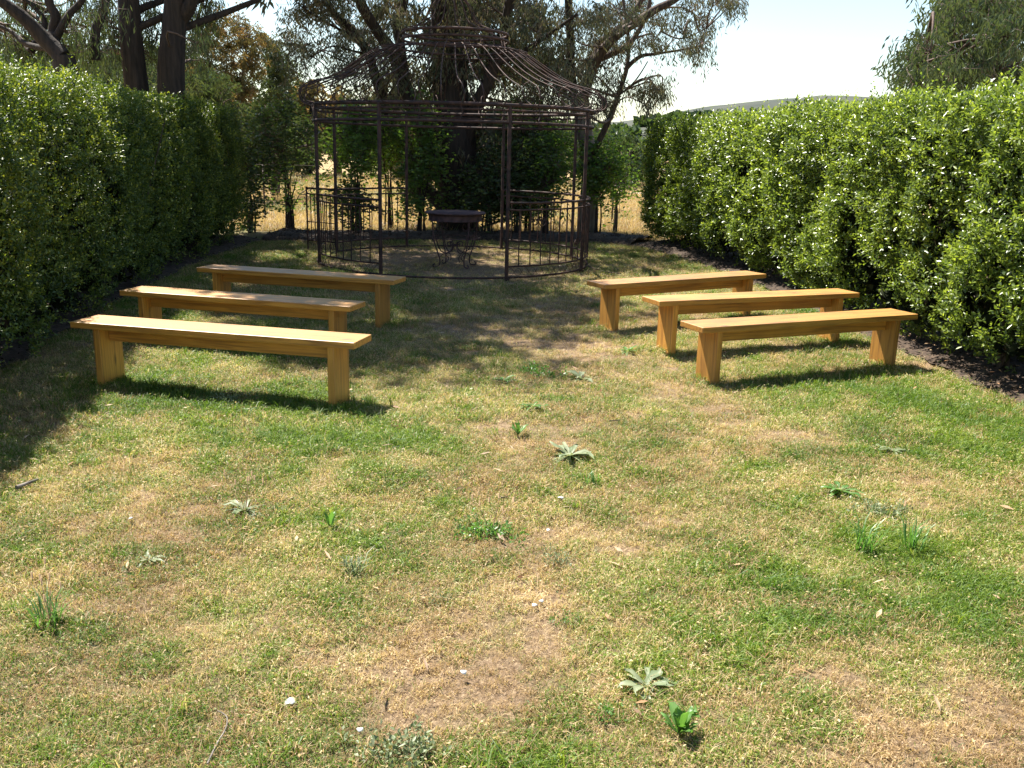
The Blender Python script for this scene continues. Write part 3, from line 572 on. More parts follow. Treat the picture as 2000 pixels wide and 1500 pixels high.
# ------------------------------------------------------------------ trees
def limb(b, pts, r0, r1, sides=8, seed=0, sub=4, wob=.18):
    P = smoothp(np.array(pts), max(4, len(pts)*sub)); n = len(P)
    P = P+(np.c_[vnoise(P, 1.1, seed), vnoise(P, 1.1, seed+1), vnoise(P, 1.1, seed+2)]-.5)*.14*min(1, r0*8)
    b.tube(P, np.linspace(r0, r1, n)**1.0, sides, wob=wob, seed=seed); return P
def clump(bl, bt, c, r, nt_, nl, L, W, rs, root=None, droop=.6, flat=.8):
    c = np.array(c, float); r3 = np.array([r, r, r*flat])
    org = np.array(root, float) if root is not None else c-np.array([0, 0, r*.8])
    if root is not None:
        mid = (org+c)/2+rs.normal(size=3)*.1*np.linalg.norm(c-org)+[0, 0, .08*np.linalg.norm(c-org)]
        hub = c-norm((c-org)[None])[0]*r*.5; bt.tube(smoothp(np.array([org, mid, hub]), 7), np.linspace(max(.008, .02*np.linalg.norm(c-org)**.6), .006, 7), 4); org = hub
    E = c+norm(rs.normal(size=(nt_, 3)))*(rs.rand(nt_, 1)**.4)*r3
    for e in E:
        m_ = (org+e)/2+rs.normal(size=3)*.08*r+np.array([0, 0, .12*r]); e2 = e+np.array([0, 0, -droop*.25*r])
        bt.tube(np.array([org, m_, e, e2]), np.array([.005, .004, .003, .0015])*max(1, r), 3, cap=False)
        k = nl; t = rs.uniform(.0, 1, k)[:, None]; P = np.where(t < .5, m_+(e-m_)*(t*2), e+(e2-e)*((t-.5)*2))+rs.normal(size=(k, 3))*.085*max(r, .6)
        a = rs.rand(k)*6.283; D = norm(np.c_[np.cos(a), np.sin(a), -droop*rs.uniform(.5, 3, k)]); Nn = norm(np.c_[np.cos(a+1.2), np.sin(a+1.2), rs.normal(size=k)*.3])
        bl.leaves(P, D, Nn, L*rs.uniform(.6, 1.2, k), W*rs.uniform(.7, 1.2, k), .12, np.clip(rs.rand()*.6+rs.rand(k)*.4, 0, 1), .06)
class Tree:
    def __init__(s, name, base, label, m_leaf, m_bark, seed, group=None, cat='tree'):
        s.root = empty(name, base, label, cat, group); s.bl, s.bt, s.rs = MB(), MB(), RS(seed); s.ml, s.mb = m_leaf, m_bark; s.paths = []; s.seed = seed; s.nb = 0
    def trunk(s, pts, r0, r1, sides=12):
        b = MB(); P = limb(b, pts, r0, r1, sides, s.seed); s.paths.append(P); at_world(b.build('trunk', s.mb, smooth=True), s.root); return P
    def branch(s, pts, r0, r1, sides=8):
        b = MB(); s.nb += 1; P = limb(b, pts, r0, r1, sides, s.seed+s.nb*7); s.paths.append(P); at_world(b.build('branch', s.mb, smooth=True), s.root); return P
    def near(s, c):
        A = np.concatenate(s.paths); d = np.linalg.norm(A-np.array(c), axis=1)+np.maximum(0, A[:, 2]-c[2])*.8; return A[d.argmin()]
    def clumps(s, C, r, nt_, nl, L, W, droop=.6, connect=True, flat=.8):
        for c in C:
            rr = r*s.rs.uniform(.75, 1.3) if np.isscalar(r) else c[3]
            clump(s.bl, s.bt, c[:3], rr, nt_, nl, L, W, s.rs, s.near(c[:3]) if connect else None, droop, flat)
    def done(s):
        if s.bl.n: at_world(s.bl.build('foliage', s.ml), s.root)
        if s.bt.n: at_world(s.bt.build('twigs', M['twig']), s.root)
def pxc(L, Y, jit, rs, n=1):             # points round given photo positions, spread in depth
    out = []
    for (a, b_) in L:
        for k in range(n): out.append(at(a+rs.normal()*jit, b_+rs.normal()*jit*.7, Y+rs.normal()*1.0))
    return out
# --- central gum behind the gazebo
rs = RS(100); Y0 = 17.6
base = gp(893, 452); t = Tree('gum_tree', (base[0], base[1], 0), 'big dark many stemmed gum tree rising behind the middle of the gazebo', M['gum'], M['bark'], 101)
g0 = np.array([base[0], base[1], -.05])
t.trunk([g0, at(893, 330, Y0), at(880, 180, Y0), at(868, 60, Y0+.1), at(862, -60, Y0+.2), at(840, -250, Y0+.5)], .42, .16, 14)
t.branch([at(890, 380, Y0), at(850, 280, Y0+.1), at(800, 190, Y0-.1), at(770, 110, Y0-.2), at(728, 50, Y0-.4), at(700, -5, Y0-.5), at(660, -120, Y0-.8)], .17, .07, 10)
t.branch([at(880, 420, Y0), at(800, 330, Y0+.4), at(762, 240, Y0+.4), at(742, 180, Y0+.3), at(718, 105, Y0+.2), at(682, 55, Y0), at(640, 10, Y0-.1), at(600, -80, Y0-.3)], .13, .05, 10)
t.branch([at(790, 160, Y0-.1), at(782, 90, Y0-.3), at(775, 55, Y0-.3), at(792, 0, Y0-.3), at(800, -100, Y0-.4)], .1, .05)
t.branch([at(895, 330, Y0), at(920, 230, Y0-.3), at(960, 140, Y0-.6), at(985, 60, Y0-.8), at(1000, -20, Y0-1), at(1010, -140, Y0-1)], .14, .06)
t.branch([at(885, 200, Y0), at(905, 120, Y0+.3), at(930, 40, Y0+.5), at(935, -60, Y0+.6)], .11, .05)
t.branch([at(960, 130, Y0-.6), at(1020, 100, Y0-.9), at(1070, 70, Y0-1.1), at(1130, 30, Y0-1.4)], .06, .025)
t.branch([at(718, 105, Y0+.2), at(690, 100, Y0), at(650, 90, Y0-.3), at(610, 110, Y0-.4)], .025, .01, 5)
t.branch([at(690, 70, Y0), at(650, 50, Y0), at(600, 20, Y0-.3), at(575, 0, Y0-.4)], .03, .01, 5)
t.branch([at(735, 120, Y0), at(690, 125, Y0), at(640, 105, Y0-.2), at(600, 85, Y0-.4)], .02, .008, 5)
C = pxc([(605, 60), (590, 25), (640, 30), (660, 80), (690, 30), (700, 110), (735, 60), (760, 20), (620, 5), (580, 5), (670, 5), (740, 130), (640, 110), (600, 95)], Y0-.2, 10, rs)
t.clumps(C, .5, 16, 20, .13, .022, .8)
C = pxc([(585, 90), (610, 130), (650, 140), (680, 150), (720, 20), (700, 60), (650, 10), (745, 100), (760, 80), (730, 140)], Y0+.3, 14, rs, 2)
t.clumps(C, .38, 11, 14, .12, .018, .8)
C = pxc([(820, 40), (850, 100), (900, 60), (940, 20), (960, 90), (1000, 40), (1040, 80), (830, 160), (920, 150), (980, 160), (1030, 150), (800, 10), (880, 10), (1060, 20), (1070, 130), (1010, 200), (940, 210), (1050, 200), (1085, 170), (860, 210), (1040, 250), (970, 260)], Y0+.8, 16, rs, 2)
t.clumps(C, .55, 16, 20, .15, .026, 1.0)
C = pxc([(780, 200), (830, 250), (900, 280), (960, 320), (1010, 300), (800, 290), (1050, 310), (1000, 380), (720, 190), (1080, 120), (990, 110), (930, 100), (870, 150), (780, 150), (1040, 30), (980, 10), (910, 10), (850, 70)], Y0+.9, 16, rs, 3)
t.clumps(C, .52, 15, 20, .15, .036, .9)
C = [np.array([rs.uniform(-4.4, .9), rs.uniform(15.0, 19.5), rs.uniform(4.5, 7.2)]) for k in range(34)]
t.clumps(C, .8, 13, 18, .24, .055, .8)
t.done()
# --- right gum
rs = RS(110); base = gp(1146, 460); yb = base[1]; Y1 = 17.8
t = Tree('gum_tree', (base[0], base[1], 0), 'gum tree with pale peeling trunk base just right of the gazebo, limbs reaching right', M['gum'], M['bark_pale'], 112)
t.trunk([np.array([base[0], base[1], -.05]), at(1148, 400, Y1), at(1153, 340, Y1), at(1140, 260, Y1), at(1135, 190, Y1)], .2, .12, 12)
t.mb = M['bark']
t.branch([at(1140, 260, Y1), at(1122, 190, Y1+.1), at(1114, 100, Y1+.1), at(1110, 0, Y1+.1), at(1105, -150, Y1+.2)], .1, .06)
t.mb = M['bark_warm']
t.branch([at(1136, 200, Y1), at(1160, 125, Y1-.2), at(1200, 75, Y1-.4), at(1250, 42, Y1-.5), at(1290, 15, Y1-.6), at(1330, -10, Y1-.7), at(1400, -80, Y1-1)], .1, .05)
t.branch([at(1138, 175, Y1), at(1175, 85, Y1+.1), at(1215, 50, Y1+.2), at(1250, 5, Y1+.2), at(1270, -70, Y1+.3)], .09, .04)
t.branch([at(1160, 120, Y1-.2), at(1195, 105, Y1-.1), at(1235, 80, Y1), at(1262, 30, Y1), at(1275, -30, Y1)], .07, .03)
t.branch([at(1145, 330, Y1), at(1186, 240, Y1-.3), at(1206, 190, Y1-.3), at(1224, 130, Y1-.3), at(1226, 60, Y1-.2), at(1215, -20, Y1)], .06, .025)
t.branch([at(1222, 135, Y1-.3), at(1250, 110, Y1-.4), at(1285, 105, Y1-.5), at(1330, 98, Y1-.5), at(1372, 88, Y1-.6)], .045, .01, 6)
t.branch([at(1206, 190, Y1-.3), at(1240, 160, Y1-.4), at(1265, 120, Y1-.5)], .02, .01, 5)
t.branch([at(1290, 60, Y1-.5), at(1330, 75, Y1-.6), at(1380, 55, Y1-.7)], .02, .008, 5)
C = pxc([(1375, 40), (1385, 65), (1360, 90), (1340, 20), (1300, 45), (1280, 70), (1325, 70), (1350, 45), (1260, 75), (1310, 90), (1240, 30)], Y1-.5, 7, rs, 1)
t.clumps(C, .34, 13, 16, .11, .018, .9)
C = pxc([(1275, 150), (1290, 175), (1260, 185), (1240, 170), (1300, 165), (1265, 205), (1190, 165), (1170, 190), (1200, 205), (1350, 112), (1360, 105), (1290, 190), (1180, 150), (1150, 150), (1210, 150)], Y1-.4, 6, rs)
t.clumps(C, .3, 11, 14, .12, .02, 1.4)
C = pxc([(1130, 40), (1150, 80), (1170, 40), (1100, 100), (1090, 150), (1120, 140), (1160, 10), (1205, 15), (1110, 190), (1140, 110), (1180, 70), (1090, 60), (1430, 5), (1400, -5), (1420, -15), (1350, -10), (1240, 10), (1210, 40), (1190, 110), (1150, 50), (1280, 25), (1120, 200), (1135, 120), (1100, 20), (1165, 215), (1215, 90)], Y1, 9, rs, 2)
t.clumps(C, .38, 11, 15, .12, .019, 1.0)
C = [np.array([rs.uniform(1.2, 5.0), rs.uniform(17, 20), rs.uniform(4.6, 6.5)]) for k in range(5)]
t.clumps(C, .6, 9, 12, .17, .026, .8)
t.done()
# --- two big dark trunks behind the left hedge, crown high overhead
SHADE = np.array([(-2.4, 6.9), (-2.0, 6.7), (-1.4, 6.5), (-.8, 6.2), (-.4, 6.25), (-.15, 6.6), (0, 7.1), (.35, 8.0), (.9, 8.9), (1.3, 9.4), (.8, 10.2), (.5, 11.5), (1.0, 13), (.2, 15.5), (-7, 18), (-7, 11.2), (-4.5, 9.5), (-2.7, 8.4)])
rs = RS(120); Yt = 13.4
for k, (xa, xb, w, lab) in enumerate(((262, 252, .2, 'straight dark trunked gum behind the left hedge, the left of two close trunks'), (330, 345, .225, 'thick dark trunked gum behind the left hedge, the right of two close trunks'))):
    p0 = at(xa, 150, Yt); t = Tree('gum_tree', (p0[0], Yt, 0), lab, M['gum_green'], M['bark'], 130+k)
    P = t.trunk([np.array([p0[0]+.05, Yt, -.05]), p0, at(xb, 0, Yt), np.array([at(xb, 0, Yt)[0]-.1+.5*k, Yt+.1, 6.2]), np.array([at(xb, 0, Yt)[0]+.2*k, Yt, 9.5])], w, .08, 14)
    if k: t.branch([at(352, 40, Yt), at(368, 10, Yt-.1), at(385, -60, Yt-.2), at(420, -160, Yt-.4)], .11, .05)
    top = P[-8]
    for a in range(6): an = a*1.05+k*.5; d = np.array([math.cos(an), math.sin(an), .45]); t.branch([P[-12+a], P[-12+a]+d*1.3, P[-12+a]+d*2.9+[0, 0, .3]], .06, .015, 6)
    C = []                               # crown laid over the patch of lawn that it shades
    for gx in np.arange(-7.2, 1.6, .62):
        for gy in np.arange(6.2, 18, .62):
            g = np.array([[gx+rs.normal()*.18, gy+rs.normal()*.18]]); h = rs.uniform(6.0, 8.6)
            if inside(g, SHADE)[0] and vnoise(g, .75, 77, 2)[0] > (0 if g[0, 1] < 8.8 else .16 if g[0, 1] < 10.3 else .56): C.append(np.array([g[0, 0]-SUN_LAT*h, g[0, 1]+SUN_FWD*h, h]))
    t.clumps(C, .66, 12, 20, .26, .065, .7)
    # lower hanging foliage seen beside the trunks
    L = [(215, 30), (225, 70), (200, 60), (195, 15), (230, 110), (215, 5), (290, 20), (295, 60), (285, 5), (300, 100), (160, 30), (175, 75), (185, 45), (205, 95), (180, 115), (220, 50), (230, 20), (200, 35), (215, 125), (285, 80), (290, 40), (295, 120), (150, 10)] if k == 0 else [(395, 10), (380, 30), (400, 40), (385, 70), (375, 100), (395, 90), (410, 10), (405, -10), (380, 120), (370, 60), (385, 50), (400, 75), (372, 85), (390, 115), (405, 30), (372, 20), (300, 30), (300, 75)]
    t.clumps(pxc(L, Yt+1.4, 5, rs, 1), .25, 9, 12, .12, .016, 1.6); t.done()
# --- left corner tree, curved limbs
rs = RS(140); Yl = 12.2; p0 = at(125, 120, Yl)
t = Tree('gum_tree', (p0[0], Yl, 0), 'spreading tree with curved bare limbs above the near left hedge', M['gum_green'], M['bark'], 141)
t.trunk([np.array([p0[0]+.2, Yl, -.05]), at(140, 200, Yl), at(122, 110, Yl)], .18, .13, 10)
t.branch([at(122, 110, Yl), at(85, 70, Yl), at(50, 35, Yl-.1), at(0, 0, Yl-.2), at(-80, -60, Yl-.3)], .11, .06)
t.branch([at(122, 110, Yl), at(105, 70, Yl+.3), at(108, 30, Yl+.3), at(95, 0, Yl+.3), at(90, -80, Yl+.3)], .075, .05)
t.branch([at(110, 80, Yl+.3), at(135, 30, Yl+.2), at(160, 0, Yl+.2), at(200, -60, Yl+.1)], .055, .03)
t.branch([at(95, 95, Yl), at(50, 85, Yl+.2), at(20, 60, Yl+.3), at(-30, 40, Yl+.3)], .04, .02)
t.branch([at(60, 100, Yl+.3), at(80, 70, Yl+.4), at(90, 40, Yl+.5), at(70, 15, Yl+.5), at(50, 0, Yl+.5)], .05, .02)
t.branch([at(190, 120, Yl+.4), at(190, 60, Yl+.4), at(205, 10, Yl+.4), at(210, -50, Yl+.4)], .07, .05)
C = pxc([(20, 20), (15, 60), (35, 90), (10, 100), (70, 10), (60, 60), (80, 100), (110, 60), (130, 20), (150, 60), (145, 100), (170, 100), (180, 30), (30, 0), (100, 10), (0, 40), (45, 45), (165, 5), (-20, 70), (200, 90), (130, 90), (155, 85), (100, 100), (175, 60), (75, 80), (25, 100), (140, 120), (190, 20), (60, 20), (5, 75)], Yl+1.3, 8, rs, 1)
t.clumps(C, .27, 11, 13, .11, .014, 1.7)
C = [np.array([rs.uniform(-9.5, -7.6), rs.uniform(11.5, 13.5), rs.uniform(3.6, 6)]) for k in range(10)]
t.clumps(C, .6, 9, 12, .15, .024, 1.0); t.done()
# --- generic domed background tree
def domed(name, px, py_top, Y, w, label, m, seed, group='trees beyond the garden', L=.28, n=26, nl=13, low=.25, h=None, flat=.8, r=.16):
    rs = RS(seed); p = at(px, py_top, Y); H = p[2] if h is None else h; t = Tree(name, (p[0], Y, 0), label, m, M['bark'], seed, group)
    P = t.trunk([np.array([p[0], Y, -.1]), np.array([p[0]+rs.normal()*.1*w, Y, H*.35]), np.array([p[0]+rs.normal()*.15*w, Y, H*.75])], .035*H+.03, .02*H, 8)
    for k in range(4): a = rs.rand()*6.28; q = P[len(P)//2+k-2]; t.branch([q, q+np.array([math.cos(a), math.sin(a), .7])*w*.3, q+np.array([math.cos(a)*w*.6, math.sin(a)*w*.6, H*.35])], .012*H, .006*H, 5)
    C = []
    for k in range(n):
        d = norm(rs.normal(size=3)[None])[0]; d[2] = d[2]*.5+.15; q = rs.rand()**.35
        C.append(np.array([p[0]+d[0]*w*q, Y+d[1]*w*q*.8, H*(low+1)/2+d[2]*H*(1-low)*.85*q-.1*H*(abs(d[0])*q)]))
    t.clumps(C, w*r*2.1, 9, nl, L, L*.28, .5, True, flat); t.done()
def lobed(px, Y, lobes, label, m, seed, rr=.55):
    rs = RS(seed); p = at(px, 200, Y); t = Tree('gum_tree', (p[0], Y, 0), label, m, M['bark'], seed, 'trees beyond the garden')
    P = t.trunk([np.array([p[0], Y, -.1]), np.array([p[0]+.1, Y, 1.6]), np.array([p[0], Y, 3.4])], .16, .07, 8)
    for (a, b_) in lobes[::3]: q = at(a, b_+12, Y); t.branch([P[len(P)//2], (P[len(P)//2]+q)/2+[0, .1, -.1], q], .06, .02, 5)
    t.clumps([at(a, b_, Y+rs.normal()*.5) for a, b_ in lobes], rr, 20, 36, .13, .032, .5, True, .85); t.done()
lobed(440, 27, [(398, 72), (425, 50), (455, 42), (485, 62), (410, 100), (445, 90), (478, 100), (505, 88), (392, 140), (430, 135), (465, 140), (400, 180), (440, 180), (480, 178), (500, 125), (420, 215), (465, 215)], 'rounded brownish olive tree standing against the sky right of the big trunks', M['gum_warm'], 201)
lobed(530, 29, [(520, 85), (545, 105), (556, 130), (530, 120), (515, 150), (545, 155), (558, 150), (525, 185), (550, 185), (505, 200), (540, 210)], 'smaller rounded grey green tree at the right edge of the olive clump', M['gum_green'], 202, .48)
domed('gum_tree', 380, 120, 25, 1.2, 'low dark olive tree between the hedge and the rounded brownish tree', M['gum_green'], 203, L=.15, n=40, nl=30)
domed('gum_tree', 598, 165, 48, 2.2, 'distant orange tinted tree low on the skyline left of the gazebo eave', M['gum_warm'], 204, L=.4, n=30, nl=16)
domed('gum_tree', 660, 185, 52, 2.8, 'distant tree with greenish orange crown behind the gazebo left bay', M['gum_warm'], 205, L=.4, n=28, nl=16)
for k, (px, py, Y, w, lab) in enumerate(((480, 215, 40, 2.2, 'dull green tree low behind the far end of the left hedge'), (545, 225, 46, 2.6, 'dull green tree behind the slender left shrub'), (740, 200, 50, 3, 'background tree seen through the gazebo left bay'),
        (830, 210, 44, 3, 'background tree seen just left of the main gum trunk'), (1000, 215, 46, 3.2, 'background tree seen right of the main gum trunk'), (1085, 235, 50, 2.6, 'background tree seen through the gazebo right bay'),
        (1190, 262, 42, 1.6, 'dark low tree at the foot of the hill beside the right gum'), (1222, 275, 46, 1.5, 'small dark tree between the right gum and the right hedge'))):
    domed('gum_tree', px, py, Y, w, lab, M['gum_green'] if k % 2 else M['shrub_dark'], 220+k, L=.38, n=34, nl=18, low=.02)
domed('gum_tree', 300, 90, 34, 3.2, 'broad dark tree filling the gap between the two big trunks', M['gum_green'], 240, L=.2, n=60, nl=30)
domed('gum_tree', 150, 60, 30, 3.0, 'broad grey green tree seen between the curved limbs at far left', M['gum_green'], 241, L=.2, n=50, nl=26)
domed('gum_tree', 20, 80, 28, 2.6, 'grey green tree at the left edge of the view', M['gum_green'], 242, L=.24, n=30, nl=16)
# --- right tree behind hedge
rs = RS(150); Yr = 13.5; p0 = at(1960, 150, Yr)
t = Tree('gum_tree', (p0[0], Yr, 0), 'dense leafy green tree above the near end of the right hedge', M['gum_green'], M['bark_warm'], 151)
t.trunk([np.array([p0[0], Yr, -.05]), at(1960, 160, Yr), at(1950, 60, Yr), at(1960, -60, Yr)], .16, .07)
t.branch([at(1950, 150, Yr), at(1890, 90, Yr), at(1830, 40, Yr)], .06, .02); t.branch([at(1955, 170, Yr), at(1880, 140, Yr-.2), at(1800, 125, Yr-.2)], .05, .015)
t.branch([at(1955, 90, Yr), at(1990, 30, Yr), at(2040, -10, Yr)], .06, .02)
C = pxc([(1790, 110), (1780, 140), (1800, 160), (1830, 100), (1850, 60), (1870, 20), (1880, 0), (1860, 130), (1900, 80), (1930, 40), (1950, 100), (1980, 60), (1990, 120), (1990, 10), (1920, 130), (1840, 150), (1900, 30), (1820, 70), (1940, 0), (1960, 150), (2020, 60), (2030, 130), (1850, 165), (1900, 160)], Yr, 8, rs, 2)
C = [c for c in C]; t.clumps(C, .4, 15, 22, .11, .024, .9); t.clumps([np.array([rs.uniform(6.3, 8.5), rs.uniform(12.5, 15), rs.uniform(3.4, 5.4)]) for k in range(24)], .55, 13, 18, .14, .034, .8); t.done()
# --- shrubs along the back bed
def shrub(px, Y, top, w, low, label, m, seed, nst=5, n=30, lean=0, nt_=10, nl=12, L=.085, W=.038):
    rs = RS(seed); x = at(px, 400, Y)[0]; t = Tree('shrub', (x, Y, 0), label, m, M['twig'], seed, 'young shrubs along the back bed', 'shrub')
    for k in range(nst):
        a = rs.rand()*6.28; sp = rs.uniform(.1, .5)*w
        b0 = np.array([x+rs.normal()*.05, Y+rs.normal()*.05, -.02]); e = np.array([x+math.cos(a)*sp+lean, Y+math.sin(a)*sp, top*rs.uniform(.6, .9)])
        bb = MB(); P = limb(bb, [b0, b0*.6+e*.4+np.array([0, 0, .1])-np.array([math.cos(a), math.sin(a), 0])*.08, e], .02, .006, 5, seed+k, 3, 0); t.paths.append(P); at_world(bb.build('stem', M['bark']), t.root)
    C = []
    for k in range(n):
        d = norm(rs.normal(size=3)[None])[0]*rs.rand()**.4; C.append(np.array([x+lean*.7+d[0]*w, Y+d[1]*w*.8, (top+low)/2+d[2]*(top-low)/2]))
    t.clumps([c+rs.normal(size=3)*[.08, .08, .05] for c in C], .34, nt_, nl, L, W, .05, True, 1.15); t.done()
shrub(562, 17.3, 2.35, .62, 1.15, 'slender dark shrub with bare multiple stems near the far end of the left hedge', M['shrub_dark'], 301, 6, 24)
shrub(566, 17.2, 1.1, .55, .35, 'sparse low shrub round the bare stems left of the gazebo', M['shrub'], 310, 5, 9, nt_=6, nl=6)
shrub(700, 17.2, 2.3, .72, .95, 'bright green leafy shrub behind the left bay of the gazebo', M['shrub'], 302, 7, 36)
shrub(690, 17.0, .95, .3, .2, 'short dark shrub at the foot of the bright shrub', M['shrub_dark'], 303, 5, 9)
shrub(822, 17.1, 2.4, .5, .25, 'dark upright shrub just left of the main gum trunk', M['shrub'], 304, 8, 34)
shrub(955, 17.0, 1.45, .5, .3, 'very dark shrub in front of the main gum trunk', M['shrub_dark'], 305, 6, 34)
shrub(1010, 17.2, 2.2, .5, .2, 'dark bushy shrub right of the main gum trunk', M['shrub_dark'], 306, 6, 34)
shrub(1065, 17.2, 2.1, .4, .3, 'mid green shrub seen through the right gazebo bay', M['shrub'], 307, 6, 22)
shrub(880, 18.4, 2.3, .9, .2, 'dark shrub mass behind the main gum trunk', M['shrub_dark'], 312, 7, 44)
shrub(1035, 18.2, 2.3, .7, .2, 'dark shrub mass further back right of the main gum trunk', M['shrub_dark'], 313, 7, 40)
shrub(760, 18.3, 2.2, .6, 1.2, 'loose green shrub further back in the left bay', M['shrub'], 314, 6, 26)
shrub(1165, 17.5, 1.95, .5, .75, 'leafy shrub with light green tips beside the pale gum trunk', M['shrub'], 308, 5, 26)
shrub(1205, 18.6, 1.5, .5, .45, 'thin shrub in the gap before the right hedge', M['shrub'], 309, 5, 14, nt_=6, nl=7)
shrub(488, 16.9, 1.9, .4, .2, 'leafy shrub merging with the far end of the left hedge', M['shrub_dark'], 311, 5, 18)
# ------------------------------------------------------------------ wire fence
fn = empty('wire_fence', (0, 21, 0), 'thin wire fence with steel droppers across the paddock behind the shrubs', 'fence')
b = MB()
for z in (.3, .6, .9, 1.12): b.tube(np.array([(x, 21+.02*x, z+.01*math.sin(x)) for x in np.linspace(-14, 9, 24)]), .0025, 3)
at_world(b.build('wire', M['galv']), fn)
for k in range(12):
    x = -13.4+k*1.945; b = MB(); b.box((x, 21+.02*x, .55), (.035, .03, 1.25)); at_world(b.build('post', M['galv']), fn)
# ------------------------------------------------------------------ weeds, twigs, paper
EXW = []
def weed(px, py, kind, label, size=.1, seed=0, grey=False, n=12):
    p = gp(px, py); rs = RS(1000+seed); z = float(lawn_z(p[None])[0]); b = MB(); m = M['weed_grey'] if grey else M['weed']
    root = empty('weed', (p[0], p[1], z), label, 'weed', 'weeds growing in the lawn')
    n = int(n*1.5); a = np.arange(n)*2.4+rs.rand(n)*.9
    if kind in ('rosette', 'upright'):
        el = rs.uniform(.08, .75, n) if kind == 'rosette' else rs.uniform(.7, 1.4, n)
        for k in range(n):               # long leaves in three bent segments
            d = np.array([math.cos(a[k])*math.cos(el[k]), math.sin(a[k])*math.cos(el[k]), math.sin(el[k])]); L = size*1.1*rs.uniform(.55, 1.2); w = L*rs.uniform(.16, .3)
            s = np.array([-math.sin(a[k]), math.cos(a[k]), 0])*w/2; up = np.array([0, 0, w*.18]); V = []
            for q, ww in ((0, .25), (.35, .8), (.7, 1), (.9, .6), (1, .05)):
                c = d*L*q-np.array([0, 0, L*.35*q*q*(1 if kind == 'rosette' else .3)])+np.array([0, 0, .014])+rs.normal(size=3)*.05*L*q; j = 1+rs.normal()*.25; V += [c-s*ww*j+up*ww, c, c+s*ww*j+up*ww]
            F = [(3*i+o, 3*i+o+1, 3*i+o+4, 3*i+o+3) for i in range(4) for o in (0, 1)]
            q0 = rs.rand()*.6; b.add(V, F, np.tile([q0, min(1, q0+.4), q0+.08], 5))
    elif kind == 'leafy':
        O = rs.normal(size=(n, 3))*[size*.45, size*.35, 0]+[0, 0, .01]; sprigs(b, np.repeat(O, 3, 0)+rs.normal(size=(3*n, 3))*[size*.2, size*.2, 0], norm(rs.normal(size=(3*n, 3))*.9+[0, 0, .6]), rs, 6, size*.4, size*.17, size*.09)
    elif kind == 'tuft':
        for k in range(n*3):
            an = rs.rand()*6.283; h = size*rs.uniform(.6, 1.3); d = np.array([math.cos(an), math.sin(an), 0]); s = np.array([-math.sin(an), math.cos(an), 0])*.0025; o = np.array([rs.normal()*.02, rs.normal()*.02, 0]); l = rs.uniform(.3, .9)*h
            V = [o-s, o+s, o+d*l*.4+s+[0, 0, h*.6], o+d*l*.4-s+[0, 0, h*.6], o+d*l+[0, 0, h*.75]]; b.add(V, [(0, 1, 2, 3)], rs.rand()); b.f.append(np.array([[b.n-2, b.n-3, b.n-1]]))
    b.build('leaves', m, root)
    EXW.append(p[:2]+rs.normal(size=(int(150*size), 2))*size*.55)
    return root, rs
def stalks(root, rs, n, h, m=None):
    b = MB()
    for k in range(n):
        e = np.array([rs.normal()*h*.3, rs.normal()*h*.3, h*rs.uniform(.7, 1.1)]); P = np.array([[0, 0, 0], e*.5+[rs.normal()*.01, 0, .02], e]); b.tube(P, [.0014, .0012, .0008], 3); b.tube([e, e+[0, 0, .022]], .0034, 4)
    b.build('seed_stalks', M['litter'], root)
W_ = [(1112, 895, 'rosette', 'flat grey green rosette weed in the dry middle of the lawn', .14, True, 16), (1262, 1345, 'rosette', 'large broad leaved pale plantain at the lower right of centre', .085, True, 16),
      (1325, 1445, 'upright', 'bright green spiky thistle weed near the bottom edge', .085, False, 18), (958, 1045, 'leafy', 'bushy green weed with thin stalks in the centre of the lawn', .13, False, 16),
      (480, 1003, 'rosette', 'grey leaved weed with seed stalks left of centre', .10, True, 11), (292, 1100, 'rosette', 'small silvery weed on the left of the lawn', .07, True, 9),
      (100, 1225, 'tuft', 'weed with tall bare seed stalks at the lower left', .12, False, 9), (790, 1475, 'leafy', 'silvery low weed patch at the bottom edge', .12, True, 18),
      (1090, 1100, 'leafy', 'dull grey weed below the central bushy weed', .08, True, 10), (1110, 1215, 'leafy', 'small round leaved green weed right of the white litter', .06, False, 10),
      (1158, 945, 'tuft', 'small green grass tuft just below the flat rosette', .09, False, 5), (645, 1038, 'upright', 'upright pair of bright green dock leaves left of centre', .10, False, 4),
      (1012, 852, 'upright', 'dark green weed above the flat rosette', .08, False, 10), (1045, 735, 'leafy', 'green weed where shade meets sun in the middle', .15, False, 12),
      (985, 748, 'rosette', 'small green rosette at the tip of the tree shadow', .09, False, 8), (1135, 742, 'rosette', 'blue green low weed right of the tree shadow tip', .13, True, 9),
      (1640, 965, 'rosette', 'leafy green weed on the right of the lawn', .11, False, 12), (1720, 1003, 'leafy', 'grey green mat weed on the right of the lawn', .12, True, 18),
      (1745, 885, 'rosette', 'small shiny weed right of the front right bench shadow', .10, True, 7), (1690, 1080, 'tuft', 'clump of long bright grass blades on the right', .17, False, 8),
      (1775, 1075, 'tuft', 'second clump of long blades with a purple head on the far right', .16, False, 8), (455, 785, 'leafy', 'pale leafy weed in the sun under the front left bench', .12, True, 12),
      (862, 1180, 'leafy', 'small grey weed on dry turf left of the lower centre', .06, True, 9), (1190, 1395, 'leafy', 'green weed left of the broad plantain', .07, False, 10),
      (690, 1125, 'tuft', 'greyish fine grass tuft left of centre', .08, True, 9), (1225, 690, 'rosette', 'low green weed near the middle right bench', .1, False, 9), (1040, 805, 'rosette', 'thin flat green weed near the pale bare patch', .09, False, 8)]
for k, (px, py, kd, lab, sz, gr, n) in enumerate(W_):
    r_, rs_ = weed(px, py, kd, lab, sz, k, gr, n)
    if k in (3, 4, 6): stalks(r_, rs_, 7, .17)
    if k == 20: stalks(r_, rs_, 1, .22)
